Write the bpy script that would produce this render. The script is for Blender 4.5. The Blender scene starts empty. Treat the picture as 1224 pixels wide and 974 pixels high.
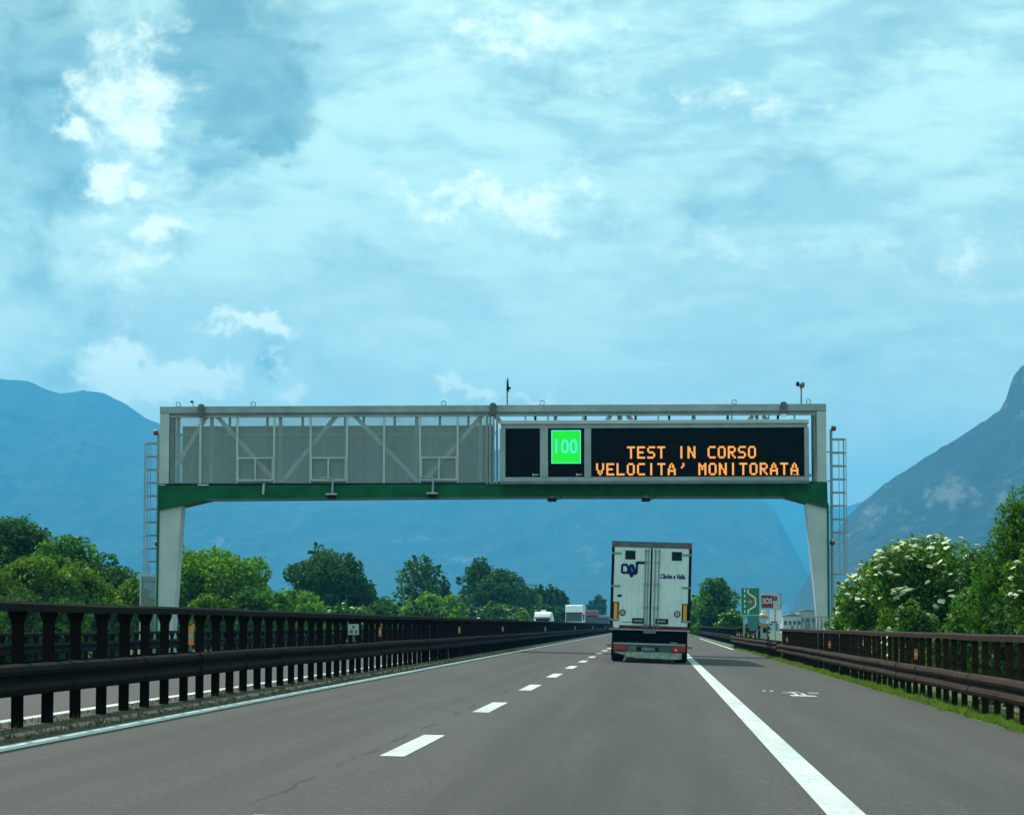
import bpy, math, random
import numpy as np
from mathutils import Vector, Matrix, Euler, noise as mnoise

random.seed(7)
rng = np.random.default_rng(7)
S = bpy.context.scene
COL = S.collection
R = math.radians

# ------------------------------------------------------------------ camera
F_PX, CAM_H = 3250.0, 1.2           # focal length in photo pixels (1224 wide), eye height
VPX, VPY = 784.0, 747.0             # vanishing point of the road in the photo
cam_d = bpy.data.cameras.new('camera')
cam = bpy.data.objects.new('camera', cam_d)
COL.objects.link(cam)
cam_d.sensor_width = 36.0
cam_d.lens = 36.0 * F_PX / 1224.0
cam_d.clip_start = 0.1
cam_d.clip_end = 60000
cam.location = (0, 0, CAM_H)
cam.rotation_euler = (R(90) + math.atan((VPY - 487) / F_PX), 0, math.atan((VPX - 612) / F_PX))
S.camera = cam
S.render.resolution_x, S.render.resolution_y = 1024, 814

# ------------------------------------------------------------------ sun, sky, exposure
SUN_DIR = Vector((-0.58, 0.68, 1.0)).normalized()
SUN_EL = math.asin(SUN_DIR.z)
SUN_AZ = math.atan2(SUN_DIR.x, SUN_DIR.y)
sun_d = bpy.data.lights.new('sun', 'SUN')
sun_d.energy = 3.2
sun_d.angle = R(1.5)
sun_d.color = (1.0, 0.93, 0.82)
sun = bpy.data.objects.new('sun', sun_d)
COL.objects.link(sun)
sun.location = (0, 0, 60)
sun.rotation_euler = (-SUN_DIR).to_track_quat('-Z', 'Y').to_euler()

S.view_settings.view_transform = 'Standard'
S.view_settings.look = 'None'
S.view_settings.exposure = 0.8
S.view_settings.gamma = 1.0
S.view_settings.use_curve_mapping = False
S.cycles.use_denoising = True
S.cycles.max_bounces = 5
S.cycles.transparent_max_bounces = 24
S.cycles.volume_bounces = 0
S.cycles.sample_clamp_indirect = 6.0

world = bpy.data.worlds.new('World')
S.world = world
world.use_nodes = True


class Nodes:
    """small helper for writing node trees as expressions"""
    def __init__(self, tree):
        self.t = tree
        self.n = tree.nodes
        self.l = tree.links

    def new(self, typ, **kw):
        nd = self.n.new(typ)
        for k, v in kw.items():
            setattr(nd, k, v)
        return nd

    def put(self, sock, v):
        if hasattr(v, 'is_output') or isinstance(v, bpy.types.NodeSocket):
            self.l.new(v, sock)
        elif v is not None:
            if sock.type == 'RGBA' and len(v) == 3:
                v = (*v, 1)
            sock.default_value = v

    def math(self, op, a, b=None, clamp=False):
        nd = self.new('ShaderNodeMath', operation=op, use_clamp=clamp)
        self.put(nd.inputs[0], a)
        if b is not None:
            self.put(nd.inputs[1], b)
        return nd.outputs[0]

    def vmath(self, op, a, b=None):
        nd = self.new('ShaderNodeVectorMath', operation=op)
        self.put(nd.inputs[0], a)
        if b is not None:
            self.put(nd.inputs[1], b)
        return nd.outputs[0]

    def noise(self, vec, scale, detail=4, rough=0.55, dist=0.0, color=False):
        nd = self.new('ShaderNodeTexNoise')
        if vec is not None:
            self.put(nd.inputs['Vector'], vec)
        nd.inputs['Scale'].default_value = scale
        nd.inputs['Detail'].default_value = detail
        nd.inputs['Roughness'].default_value = rough
        nd.inputs['Distortion'].default_value = dist
        return nd.outputs['Color' if color else 'Fac']

    def smooth(self, x, lo, hi, a=0.0, b=1.0):
        nd = self.new('ShaderNodeMapRange', interpolation_type='SMOOTHSTEP')
        self.put(nd.inputs['Value'], x)
        nd.inputs['From Min'].default_value = lo
        nd.inputs['From Max'].default_value = hi
        nd.inputs['To Min'].default_value = a
        nd.inputs['To Max'].default_value = b
        return nd.outputs['Result']

    def mix(self, f, a, b, blend='MIX'):
        nd = self.new('ShaderNodeMix', data_type='RGBA', blend_type=blend)
        self.put(nd.inputs[0], f)
        self.put(nd.inputs[6], a)
        self.put(nd.inputs[7], b)
        return nd.outputs[2]


SKY_STRENGTH = 0.1


def build_world():
    N = Nodes(world.node_tree)
    N.n.clear()
    tc = N.new('ShaderNodeTexCoord')
    D = tc.outputs['Generated']
    sky = N.new('ShaderNodeTexSky', sky_type='NISHITA')
    sky.sun_disc = False
    sky.sun_elevation = SUN_EL
    sky.sun_rotation = SUN_AZ
    sky.air_density = 1.3
    sky.dust_density = 1.5
    sep = N.new('ShaderNodeSeparateXYZ')
    N.put(sep.inputs[0], D)
    x, y, z = sep.outputs
    ys = N.math('MAXIMUM', y, 0.05)
    u = N.math('DIVIDE', x, ys)
    v = N.math('DIVIDE', z, ys)
    front = N.smooth(y, 0.3, 0.6)
    comb = N.new('ShaderNodeCombineXYZ')
    N.put(comb.inputs[0], u); N.put(comb.inputs[1], v)
    uv = comb.outputs[0]
    # cloud billow: two octaves of domain warping
    wob = N.vmath('SUBTRACT', N.noise(D, 34, 6, 0.62, color=True), (0.5, 0.5, 0.5))
    sc = N.new('ShaderNodeVectorMath', operation='SCALE')
    N.put(sc.inputs[0], wob); sc.inputs['Scale'].default_value = 0.06
    uvw = N.vmath('ADD', uv, sc.outputs[0])
    k = 1.0 / SKY_STRENGTH

    def c(r, g, b):
        return (r * k, g * k, b * k, 1)
    # thin streaky veil all over the sky
    st = N.vmath('MULTIPLY', D, (1, 1, 3.0))
    veil = N.noise(st, 15, 7, 0.56, 0.5)
    fine = N.noise(st, 46, 6, 0.62, 0.3)
    veil = N.math('ADD', N.math('MULTIPLY', veil, 0.68), N.math('MULTIPLY', fine, 0.32))
    # blue air with the veil drawn over it
    base = N.mix(0.88, sky.outputs[0], c(0.31, 0.51, 0.50))
    col = N.mix(N.smooth(veil, 0.40, 0.60), base, c(0.54, 0.77, 0.665))
    # the veil brightens towards the horizon, all the way round
    col = N.mix(N.smooth(z, 0.0, 0.20, 0.75, 0.0), col, c(0.86, 0.97, 0.73))
    # lumpy grey cloud field, the same all round
    field = N.noise(N.vmath('MULTIPLY', D, (1, 1, 1.8)), 5.0, 8, 0.6, 0.2)
    col = N.mix(N.smooth(field, 0.58, 0.72, 0, 0.55), col, c(0.22, 0.37, 0.37))

    def blobs(lst):
        """soft cloud masses at given places, summed to one density"""
        tot = None
        for (px, py, rx, ry, a) in lst:
            u0, v0 = (px - VPX) / F_PX, (VPY - py) / F_PX
            d = N.vmath('SUBTRACT', uvw, (u0, v0, 0))
            d = N.vmath('MULTIPLY', d, (F_PX / rx, F_PX / ry, 0))
            ln = N.new('ShaderNodeVectorMath', operation='LENGTH')
            N.put(ln.inputs[0], d)
            m = N.math('MULTIPLY', N.smooth(ln.outputs['Value'], 0.0, 1.55, 1, 0), a)
            tot = m if tot is None else N.math('ADD', tot, m)
        return N.math('MULTIPLY', tot, front)
    puff = N.noise(N.vmath('MULTIPLY', D, (1, 1, 1.3)), 42, 9, 0.62, 0.4)
    puff2 = N.noise(N.vmath('MULTIPLY', D, (1, 1, 1.5)), 75, 9, 0.66, 0.2)
    # shaded cloud bodies
    dark = blobs([(25, 45, 140, 125, 1.35), (275, 50, 100, 115, 1.5), (322, 120, 55, 70, 1.0), (20, 225, 90, 70, 0.8), (30, 320, 110, 50, 0.5),
                  (245, 205, 45, 35, 0.6), (655, 95, 80, 45, 0.55), (890, 240, 120, 34, 0.5), (700, 275, 130, 30, 0.55), (80, 405, 130, 60, 0.55),
                  (215, 292, 40, 18, 0.55), (330, 412, 50, 28, 0.55), (1150, 60, 150, 30, 0.4), (420, 300, 120, 30, 0.45), (960, 180, 120, 30, 0.4)])
    dm = N.smooth(N.math('ADD', dark, N.math('MULTIPLY', N.math('SUBTRACT', puff, 0.5), 1.5)), 0.12, 1.15)
    body = N.noise(N.vmath('MULTIPLY', D, (1, 1, 1.6)), 28, 8, 0.6, 0.5)
    dm = N.math('MULTIPLY', dm, N.smooth(body, 0.34, 0.62, 1.0, 0.62))
    col = N.mix(dm, col, c(0.15, 0.275, 0.29))
    # sunlit heads
    lit = blobs([(150, 90, 80, 120, 0.50), (105, 70, 35, 50, 0.35), (70, 142, 45, 22, 0.85), (170, 110, 40, 60, 0.35), (105, 203, 34, 26, 0.85), (170, 240, 110, 80, 0.35), (120, 330, 90, 70, 0.3), (195, 272, 50, 22, 0.8),
                 (305, 380, 52, 19, 1.5), (340, 422, 15, 13, 0.8), (150, 437, 66, 34, 1.45), (232, 462, 46, 24, 1.45), (345, 466, 24, 16, 0.9), (565, 468, 44, 15, 1.4),
                 (640, 466, 28, 9, 1.0), (550, 225, 95, 28, 0.75), (670, 225, 70, 36, 0.7), (640, 30, 150, 45, 0.6), (860, 110, 160, 30, 0.5), (1130, 310, 120, 30, 0.5), (900, 290, 150, 25, 0.45)])
    lm = N.smooth(N.math('ADD', lit, N.math('MULTIPLY', N.math('SUBTRACT', puff2, 0.5), 1.9)), 0.18, 1.15)
    col = N.mix(N.math('MULTIPLY', lm, 0.85), col, c(1.05, 1.12, 0.90))
    bg = N.new('ShaderNodeBackground')
    N.put(bg.inputs[0], col)
    bg.inputs[1].default_value = SKY_STRENGTH
    out = N.new('ShaderNodeOutputWorld')
    N.l.new(bg.outputs[0], out.inputs[0])


build_world()

# ------------------------------------------------------------------ helpers
CAM_M = Euler(cam.rotation_euler).to_matrix()


def ray(px, py):
    d = CAM_M @ Vector(((px - 612) / F_PX, -(py - 487) / F_PX, -1.0))
    return d / d.y


def at(px, py, Y):
    """photo pixel -> point at distance Y down the road"""
    return Vector((0, 0, CAM_H)) + ray(px, py) * Y


FALL = 0.025


def gz(x):
    """height of the paved / verge surface"""
    if x > -6.2:
        return -FALL * x if x < 5.6 else -FALL * 5.6
    return 0.155 + 0.004 * (x + 6.2)


class MB:
    def __init__(self):
        self.v, self.f = [], []

    def add(self, vs, fs):
        o = len(self.v)
        self.v += [tuple(p) for p in vs]
        self.f += [tuple(i + o for i in q) for q in fs]
        return self

    BOXF = [(0, 1, 3, 2), (4, 6, 7, 5), (0, 4, 5, 1), (2, 3, 7, 6), (0, 2, 6, 4), (1, 5, 7, 3)]

    def box(self, c, s, m=None):
        c = Vector(c)
        vs = [Vector((i * s[0] / 2, j * s[1] / 2, k * s[2] / 2)) for i in (-1, 1) for j in (-1, 1) for k in (-1, 1)]
        if m is not None:
            vs = [m @ p for p in vs]
        return self.add([c + p for p in vs], MB.BOXF)

    def box2(self, a, b):
        return self.box([(a[i] + b[i]) / 2 for i in range(3)], [abs(b[i] - a[i]) for i in range(3)])

    def bar(self, a, b, w, h=None, up=(0, 0, 1)):
        a, b = Vector(a), Vector(b)
        h = h or w
        d = (b - a)
        y = d.normalized()
        x = y.cross(Vector(up))
        if x.length < 1e-5:
            x = y.cross(Vector((0, 1, 0)))
        x.normalize()
        z = x.cross(y)
        m = Matrix((x, y, z)).transposed()
        return self.box((a + b) / 2, (w, d.length, h), m)

    def tube(self, a, b, r0, r1=None, n=8, caps=True):
        a, b = Vector(a), Vector(b)
        r1 = r0 if r1 is None else r1
        d = (b - a).normalized()
        x = d.orthogonal().normalized()
        y = d.cross(x)
        vs = []
        for p, r in ((a, r0), (b, r1)):
            vs += [p + (x * math.cos(t) + y * math.sin(t)) * r for t in [2 * math.pi * i / n for i in range(n)]]
        fs = [(i, (i + 1) % n, n + (i + 1) % n, n + i) for i in range(n)]
        if caps:
            fs += [tuple(range(n - 1, -1, -1)), tuple(range(n, 2 * n))]
        return self.add(vs, fs)

    def prism_y(self, poly, y0, y1):
        """poly: (x, z) outline extruded along y"""
        n = len(poly)
        vs = [(p[0], y0, p[1]) for p in poly] + [(p[0], y1, p[1]) for p in poly]
        fs = [(i, (i + 1) % n, n + (i + 1) % n, n + i) for i in range(n)]
        fs += [tuple(range(n - 1, -1, -1)), tuple(range(n, 2 * n))]
        return self.add(vs, fs)

    def prism_x(self, poly, x0, x1):
        """poly: (y, z) outline extruded along x"""
        n = len(poly)
        vs = [(x0, p[0], p[1]) for p in poly] + [(x1, p[0], p[1]) for p in poly]
        fs = [(i, (i + 1) % n, n + (i + 1) % n, n + i) for i in range(n)]
        fs += [tuple(range(n - 1, -1, -1)), tuple(range(n, 2 * n))]
        return self.add(vs, fs)

    def ring(self, c, r, t, n=12, axis='y', thick=0.02):
        """flat washer facing the axis"""
        vs = []
        for k in (-thick / 2, thick / 2):
            for rr in (r - t, r):
                for i in range(n):
                    a = 2 * math.pi * i / n
                    p = (rr * math.cos(a), k, rr * math.sin(a))
                    if axis == 'x':
                        p = (p[1], p[0], p[2])
                    elif axis == 'z':
                        p = (p[0], p[2], p[1])
                    vs.append((c[0] + p[0], c[1] + p[1], c[2] + p[2]))
        fs = []
        for i in range(n):
            j = (i + 1) % n
            fs += [(i, j, n + j, n + i), (2 * n + i, 3 * n + i, 3 * n + j, 2 * n + j),
                   (n + i, n + j, 3 * n + j, 3 * n + i), (i, 2 * n + i, 2 * n + j, j)]
        return self.add(vs, fs)

    def ball(self, c, r, n=10, m=6, sq=(1, 1, 1)):
        vs = [(c[0], c[1], c[2] - r * sq[2])]
        for j in range(1, m):
            ph = -math.pi / 2 + math.pi * j / m
            for i in range(n):
                t = 2 * math.pi * i / n
                vs.append((c[0] + r * sq[0] * math.cos(ph) * math.cos(t), c[1] + r * sq[1] * math.cos(ph) * math.sin(t),
                           c[2] + r * sq[2] * math.sin(ph)))
        vs.append((c[0], c[1], c[2] + r * sq[2]))
        fs = [(0, 1 + (i + 1) % n, 1 + i) for i in range(n)]
        for j in range(m - 2):
            for i in range(n):
                a = 1 + j * n
                fs.append((a + i, a + (i + 1) % n, a + n + (i + 1) % n, a + n + i))
        top = len(vs) - 1
        a = 1 + (m - 2) * n
        fs += [(a + i, a + (i + 1) % n, top) for i in range(n)]
        return self.add(vs, fs)

    def mesh(self, name, material, smooth=False):
        me = bpy.data.meshes.new(name)
        me.from_pydata(self.v, [], self.f)
        me.update()
        if material:
            me.materials.append(material)
        if smooth:
            me.polygons.foreach_set('use_smooth', [True] * len(me.polygons))
        return me


def link(name, me, parent=None, loc=None):
    o = bpy.data.objects.new(name, me)
    COL.objects.link(o)
    if parent is not None:
        o.parent = parent
    if loc is not None:
        o.location = loc
    return o


def obj(name, mb, material, parent=None, loc=None, smooth=False, bevel=0):
    o = link(name, mb.mesh(name, material, smooth), parent, loc)
    if bevel:
        b = o.modifiers.new('bevel', 'BEVEL')
        b.width = bevel
        b.segments = 2
        b.limit_method = 'ANGLE'
    return o


def tag(o, label=None, cat=None, group=None, kind=None):
    if label: o['label'] = label
    if cat: o['category'] = cat
    if group: o['group'] = group
    if kind: o['kind'] = kind
    return o


def thing(name, label, cat, loc=(0, 0, 0), group=None, rot=(0, 0, 0)):
    o = bpy.data.objects.new(name, None)
    COL.objects.link(o)
    o.location = loc
    o.rotation_euler = rot
    o.empty_display_size = 0.2
    return tag(o, label, cat, group)


def struct(name, mb, material, smooth=False):
    return tag(obj(name, mb, material, smooth=smooth), kind='structure')


# ------------------------------------------------------------------ materials
MATS = {}


def mat(name, col, rough=0.6, metal=0.0, var=0.0, vscale=3.0, bump=0.0, bscale=40.0, col2=None, spec=0.5, emit=None, estr=0.0):
    if name in MATS:
        return MATS[name]
    m = bpy.data.materials.new(name)
    m.use_nodes = True
    N = Nodes(m.node_tree)
    b = N.n['Principled BSDF']
    b.inputs['Roughness'].default_value = rough
    b.inputs['Metallic'].default_value = metal
    b.inputs['Specular IOR Level'].default_value = spec
    if var or col2:
        tc = N.new('ShaderNodeTexCoord')
        f = N.noise(tc.outputs['Object'], vscale, 6, 0.65)
        c2 = col2 or tuple(max(0, x * (1 - var)) for x in col)
        N.put(b.inputs['Base Color'], N.mix(N.smooth(f, 0.35, 0.68), c2, col))
    else:
        b.inputs['Base Color'].default_value = (*col, 1)
    if bump:
        tc = N.new('ShaderNodeTexCoord')
        bp = N.new('ShaderNodeBump')
        bp.inputs['Strength'].default_value = bump
        bp.inputs['Distance'].default_value = 0.02
        N.put(bp.inputs['Height'], N.noise(tc.outputs['Object'], bscale, 5, 0.6))
        N.l.new(bp.outputs[0], b.inputs['Normal'])
    if emit:
        b.inputs['Emission Color'].default_value = (*emit, 1)
        b.inputs['Emission Strength'].default_value = estr
        m.cycles.emission_sampling = 'NONE'
    MATS[name] = m
    return m


def mat_asphalt():
    m = bpy.data.materials.new('asphalt')
    m.use_nodes = True
    N = Nodes(m.node_tree)
    b = N.n['Principled BSDF']
    tc = N.new('ShaderNodeTexCoord')
    P = tc.outputs['Object']
    sep = N.new('ShaderNodeSeparateXYZ')
    N.put(sep.inputs[0], P)
    grain = N.noise(P, 30, 6, 0.85)
    agg = N.noise(P, 9, 5, 0.7)
    st = N.vmath('MULTIPLY', P, (1.0, 0.035, 1))
    streak = N.noise(st, 1.5, 5, 0.6)
    big = N.noise(N.vmath('MULTIPLY', P, (0.5, 0.09, 1)), 1.0, 4, 0.55)
    col = N.mix(N.smooth(grain, 0.36, 0.64), (0.020, 0.0185, 0.0185), (0.098, 0.090, 0.087))
    col = N.mix(N.smooth(agg, 0.35, 0.7, 0.0, 0.35), col, (0.044, 0.0415, 0.0405))
    col = N.mix(N.smooth(streak, 0.40, 0.62, 0, 0.40), col, (0.040, 0.0375, 0.037))
    col = N.mix(N.smooth(big, 0.45, 0.65, 0, 0.28), col, (0.074, 0.069, 0.066))
    chip = N.noise(P, 17, 3, 0.6)
    col = N.mix(N.smooth(chip, 0.62, 0.72, 0, 0.55), col, (0.125, 0.118, 0.112))
    col = N.mix(N.smooth(chip, 0.38, 0.28, 0, 0.5), col, (0.014, 0.014, 0.014))
    # wheel paths polished darker, oil line between them
    for cx, w, a in ((-0.55, 0.60, 0.62), (-1.45, 0.22, 0.40), (0.42, 0.22, 0.40), (-3.95, 0.45, 0.40), (-4.8, 0.2, 0.32), (-3.1, 0.2, 0.32), (2.6, 0.5, 0.25)):
        dx = N.math('ABSOLUTE', N.math('SUBTRACT', sep.outputs[0], cx))
        msk = N.math('MULTIPLY', N.smooth(dx, w * 0.3, w * 1.6, a, 0), N.smooth(streak, 0.25, 0.55))
        col = N.mix(msk, col, (0.026, 0.025, 0.0255))
    # longitudinal construction joint just left of the lane line, wandering and broken
    wav = N.math('MULTIPLY', N.math('SUBTRACT', N.noise(N.vmath('MULTIPLY', P, (0, 0.5, 0)), 1.0, 6, 0.7), 0.5), 0.34)
    dx = N.math('ABSOLUTE', N.math('SUBTRACT', N.math('SUBTRACT', sep.outputs[0], -2.58), wav))
    crack = N.math('MULTIPLY', N.smooth(dx, 0.008, 0.035, 0.8, 0), N.smooth(N.noise(P, 0.35, 4, 0.6), 0.42, 0.58))
    col = N.mix(crack, col, (0.012, 0.012, 0.012))
    # transverse joints / thin sealed cracks
    cr = N.new('ShaderNodeTexVoronoi', feature='DISTANCE_TO_EDGE')
    N.put(cr.inputs['Vector'], N.vmath('ADD', N.vmath('MULTIPLY', P, (0.32, 0.055, 1)), N.vmath('MULTIPLY', N.noise(P, 0.8, 5, 0.7, color=True), (0.35, 0.12, 0))))
    cr.inputs['Scale'].default_value = 0.7
    ck = N.math('MULTIPLY', N.smooth(cr.outputs['Distance'], 0.0, 0.012, 0.28, 0), N.smooth(big, 0.5, 0.6))
    col = N.mix(ck, col, (0.016, 0.016, 0.016))
    N.put(b.inputs['Base Color'], col)
    b.inputs['Roughness'].default_value = 0.88
    b.inputs['Specular IOR Level'].default_value = 0.25
    bp = N.new('ShaderNodeBump')
    bp.inputs['Strength'].default_value = 0.5
    bp.inputs['Distance'].default_value = 0.012
    N.put(bp.inputs['Height'], N.noise(P, 60, 4, 0.7))
    N.l.new(bp.outputs[0], b.inputs['Normal'])
    return m


def mat_paint():
    m = bpy.data.materials.new('road_paint')
    m.use_nodes = True
    N = Nodes(m.node_tree)
    b = N.n['Principled BSDF']
    tc = N.new('ShaderNodeTexCoord')
    P = tc.outputs['Object']
    worn = N.noise(P, 14, 6, 0.75)
    dirt = N.noise(N.vmath('MULTIPLY', P, (1, 0.15, 1)), 2.0, 4, 0.6)
    col = N.mix(N.smooth(dirt, 0.35, 0.7), (0.40, 0.44, 0.42), (0.56, 0.62, 0.60))
    col = N.mix(N.smooth(worn, 0.55, 0.64, 0, 0.9), col, (0.10, 0.10, 0.097))
    N.put(b.inputs['Base Color'], col)
    b.inputs['Roughness'].default_value = 0.7
    return m


def mat_leaf(name, c1, c2, c3, trans=0.5):
    m = bpy.data.materials.new(name)
    m.use_nodes = True
    N = Nodes(m.node_tree)
    N.n.clear()
    geo = N.new('ShaderNodeNewGeometry')
    r = geo.outputs['Random Per Island']
    tc = N.new('ShaderNodeTexCoord')
    clump = N.noise(tc.outputs['Object'], 0.9, 3, 0.5)
    a = N.mix(r, c1, c2)
    a = N.mix(N.smooth(clump, 0.42, 0.66, 0, 0.75), a, c3)
    d = N.new('ShaderNodeBsdfDiffuse')
    N.put(d.inputs[0], a)
    t = N.new('ShaderNodeBsdfTranslucent')
    N.put(t.inputs[0], N.mix(1.0, a, (1.5, 1.6, 0.5), 'MULTIPLY'))
    g = N.new('ShaderNodeBsdfGlossy')
    g.inputs['Roughness'].default_value = 0.45
    g.inputs[0].default_value = (0.5, 0.55, 0.5, 1)
    mx = N.new('ShaderNodeMixShader')
    mx.inputs[0].default_value = trans
    N.l.new(d.outputs[0], mx.inputs[1]); N.l.new(t.outputs[0], mx.inputs[2])
    mx2 = N.new('ShaderNodeMixShader')
    mx2.inputs[0].default_value = 0.025
    N.l.new(mx.outputs[0], mx2.inputs[1]); N.l.new(g.outputs[0], mx2.inputs[2])
    out = N.new('ShaderNodeOutputMaterial')
    N.l.new(mx2.outputs[0], out.inputs[0])
    return m


def mat_screen(name, col, cover, rough=0.5):
    """fine wire mesh, far too fine to resolve: part solid, part open"""
    m = bpy.data.materials.new(name)
    m.use_nodes = True
    N = Nodes(m.node_tree)
    b = N.n['Principled BSDF']
    b.inputs['Base Color'].default_value = (*col, 1)
    b.inputs['Roughness'].default_value = rough
    tc = N.new('ShaderNodeTexCoord')
    f = N.noise(tc.outputs['Object'], 0.7, 4, 0.6)
    N.put(b.inputs['Alpha'], N.smooth(f, 0.3, 0.7, cover - 0.03, cover + 0.03))
    return m


def mat_ground():
    m = bpy.data.materials.new('field')
    m.use_nodes = True
    N = Nodes(m.node_tree)
    b = N.n['Principled BSDF']
    tc = N.new('ShaderNodeTexCoord')
    P = tc.outputs['Object']
    a = N.noise(P, 0.02, 6, 0.6)
    g = N.noise(P, 1.6, 6, 0.7)
    col = N.mix(N.smooth(a, 0.4, 0.6), (0.030, 0.062, 0.018), (0.062, 0.085, 0.028))
    col = N.mix(N.smooth(g, 0.4, 0.7, 0, 0.6), col, (0.075, 0.075, 0.035))
    N.put(b.inputs['Base Color'], col)
    b.inputs['Roughness'].default_value = 0.95
    bp = N.new('ShaderNodeBump')
    bp.inputs['Strength'].default_value = 0.6
    N.put(bp.inputs['Height'], N.noise(P, 4, 6, 0.7))
    N.l.new(bp.outputs[0], b.inputs['Normal'])
    return m


def mat_mountain(lo=0.60, hi=0.68):
    m = bpy.data.materials.new('wooded_slope')
    m.use_nodes = True
    N = Nodes(m.node_tree)
    b = N.n['Principled BSDF']
    tc = N.new('ShaderNodeTexCoord')
    P = tc.outputs['Object']
    f = N.noise(P, 0.012, 8, 0.7)
    wood = N.mix(N.smooth(f, 0.35, 0.65), (0.003, 0.010, 0.008), (0.013, 0.025, 0.018))
    big = N.noise(N.vmath('MULTIPLY', P, (1, 0.4, 1)), 0.0035, 6, 0.65)
    wood = N.mix(N.smooth(big, 0.42, 0.60, 0, 0.7), wood, (0.016, 0.032, 0.025))
    # bare limestone: narrow bands where the slope is steep plus broken patches
    geo = N.new('ShaderNodeNewGeometry')
    sn = N.new('ShaderNodeSeparateXYZ')
    N.put(sn.inputs[0], geo.outputs['Normal'])
    steep = N.smooth(sn.outputs[2], 0.52, 0.74, 1, 0)
    rk = N.noise(N.vmath('MULTIPLY', P, (1, 0.25, 0.75)), 0.0085, 9, 0.70)
    rm = N.math('MULTIPLY', N.smooth(rk, lo, hi), N.math('ADD', N.math('MULTIPLY', steep, 0.6), 0.4))
    rock = N.mix(N.noise(P, 0.05, 6, 0.7), (0.20, 0.20, 0.19), (0.60, 0.58, 0.55))
    N.put(b.inputs['Base Color'], N.mix(rm, wood, rock))
    b.inputs['Roughness'].default_value = 0.95
    bp = N.new('ShaderNodeBump')
    bp.inputs['Strength'].default_value = 1.0
    bp.inputs['Distance'].default_value = 25
    N.put(bp.inputs['Height'], N.noise(P, 0.03, 7, 0.7))
    N.l.new(bp.outputs[0], b.inputs['Normal'])
    return m


ASPHALT, PAINT = mat_asphalt(), mat_paint()
GROUND, MOUNT, MOUNT_FAR = mat_ground(), mat_mountain(0.55, 0.65), mat_mountain(0.605, 0.70)
SOIL = mat('median_soil', (0.075, 0.058, 0.038), 0.95, col2=(0.020, 0.020, 0.011), vscale=2.2, bump=0.8, bscale=12)
CORTEN = mat('weathering_steel', (0.0125, 0.0068, 0.0042), 0.85, 0.0, col2=(0.003, 0.0024, 0.0022), vscale=5, bump=0.3, bscale=30, spec=0.06)
CORTEN_L = mat('brown_weathering_steel', (0.046, 0.022, 0.011), 0.8, 0.0, col2=(0.010, 0.005, 0.0032), vscale=6, bump=0.3, bscale=30, spec=0.08)  # browner, paler tone of the weathering steel for the right-hand rails
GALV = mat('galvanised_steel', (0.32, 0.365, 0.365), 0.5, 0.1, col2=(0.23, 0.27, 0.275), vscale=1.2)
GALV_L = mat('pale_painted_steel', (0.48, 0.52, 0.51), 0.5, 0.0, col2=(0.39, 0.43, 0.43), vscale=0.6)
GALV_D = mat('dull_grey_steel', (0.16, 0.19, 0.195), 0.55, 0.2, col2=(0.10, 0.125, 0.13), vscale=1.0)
GREEN = mat('green_enamel', (0.006, 0.115, 0.042), 0.55, 0.0, col2=(0.004, 0.070, 0.026), vscale=1.4, spec=0.12)
BLACK = mat('black_plastic', (0.006, 0.006, 0.007), 0.55, spec=0.1)
RUBBER = mat('tyre_rubber', (0.008, 0.008, 0.008), 0.9, var=0.3, vscale=9, spec=0.1)
SCREEN_BK = mat('display_black', (0.003, 0.003, 0.004), 0.6, spec=0.04)
MESH_F = mat_screen('wire_mesh_front', (0.34, 0.42, 0.43), 0.31)
BACKP = mat('sign_back_grey', (0.20, 0.27, 0.28), 0.55, 0.1, col2=(0.14, 0.20, 0.21), vscale=1.0)
MESH_C = mat_screen('wire_mesh_cage', (0.20, 0.24, 0.23), 0.55)
AMBER = mat('led_amber', (0.02, 0.01, 0), 0.5, emit=(1.0, 0.40, 0.05), estr=0.62)
LED_G = mat('led_green', (0, 0.02, 0), 0.5, emit=(0.0, 1.0, 0.02), estr=0.5)
LED_W = mat('led_white', (0.02, 0.02, 0.02), 0.5, emit=(0.10, 0.95, 0.85), estr=0.52)
WHITE = mat('white_paint', (0.78, 0.79, 0.78), 0.45, var=0.12, vscale=1.4)
RED = mat('red_paint', (0.36, 0.012, 0.016), 0.45)
ORANGE = mat('orange_reflector', (0.62, 0.18, 0.012), 0.4)
YELLOW = mat('amber_reflector', (0.85, 0.31, 0.012), 0.5, spec=0.2)
BLUE = mat('logo_blue', (0.008, 0.018, 0.105), 0.6, spec=0.15)
SIGN_G = mat('sign_green', (0.01, 0.16, 0.075), 0.45)
LEAF_BRIGHT = mat_leaf('leaf_bright', (0.014, 0.070, 0.006), (0.152, 0.293, 0.020), (0.073, 0.177, 0.012), 0.55)
LEAF_MID = mat_leaf('leaf_mid', (0.007, 0.042, 0.008), (0.085, 0.207, 0.022), (0.029, 0.107, 0.017))
LEAF_DARK = mat_leaf('leaf_dark', (0.004, 0.026, 0.010), (0.059, 0.137, 0.027), (0.017, 0.068, 0.022), 0.45)
LEAF_ELDER = mat_leaf('leaf_elder', (0.010, 0.052, 0.008), (0.134, 0.262, 0.027), (0.055, 0.146, 0.017), 0.5)
LEAF_OLIVE = mat_leaf('leaf_olive', (0.018, 0.062, 0.010), (0.134, 0.226, 0.029), (0.055, 0.116, 0.020))
BARK = mat('bark', (0.085, 0.066, 0.050), 0.9, col2=(0.04, 0.032, 0.026), vscale=8, bump=0.6, bscale=18)
GRASS_M = mat_leaf('grass_blade', (0.055, 0.125, 0.020), (0.10, 0.165, 0.030), (0.14, 0.155, 0.05))
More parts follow.
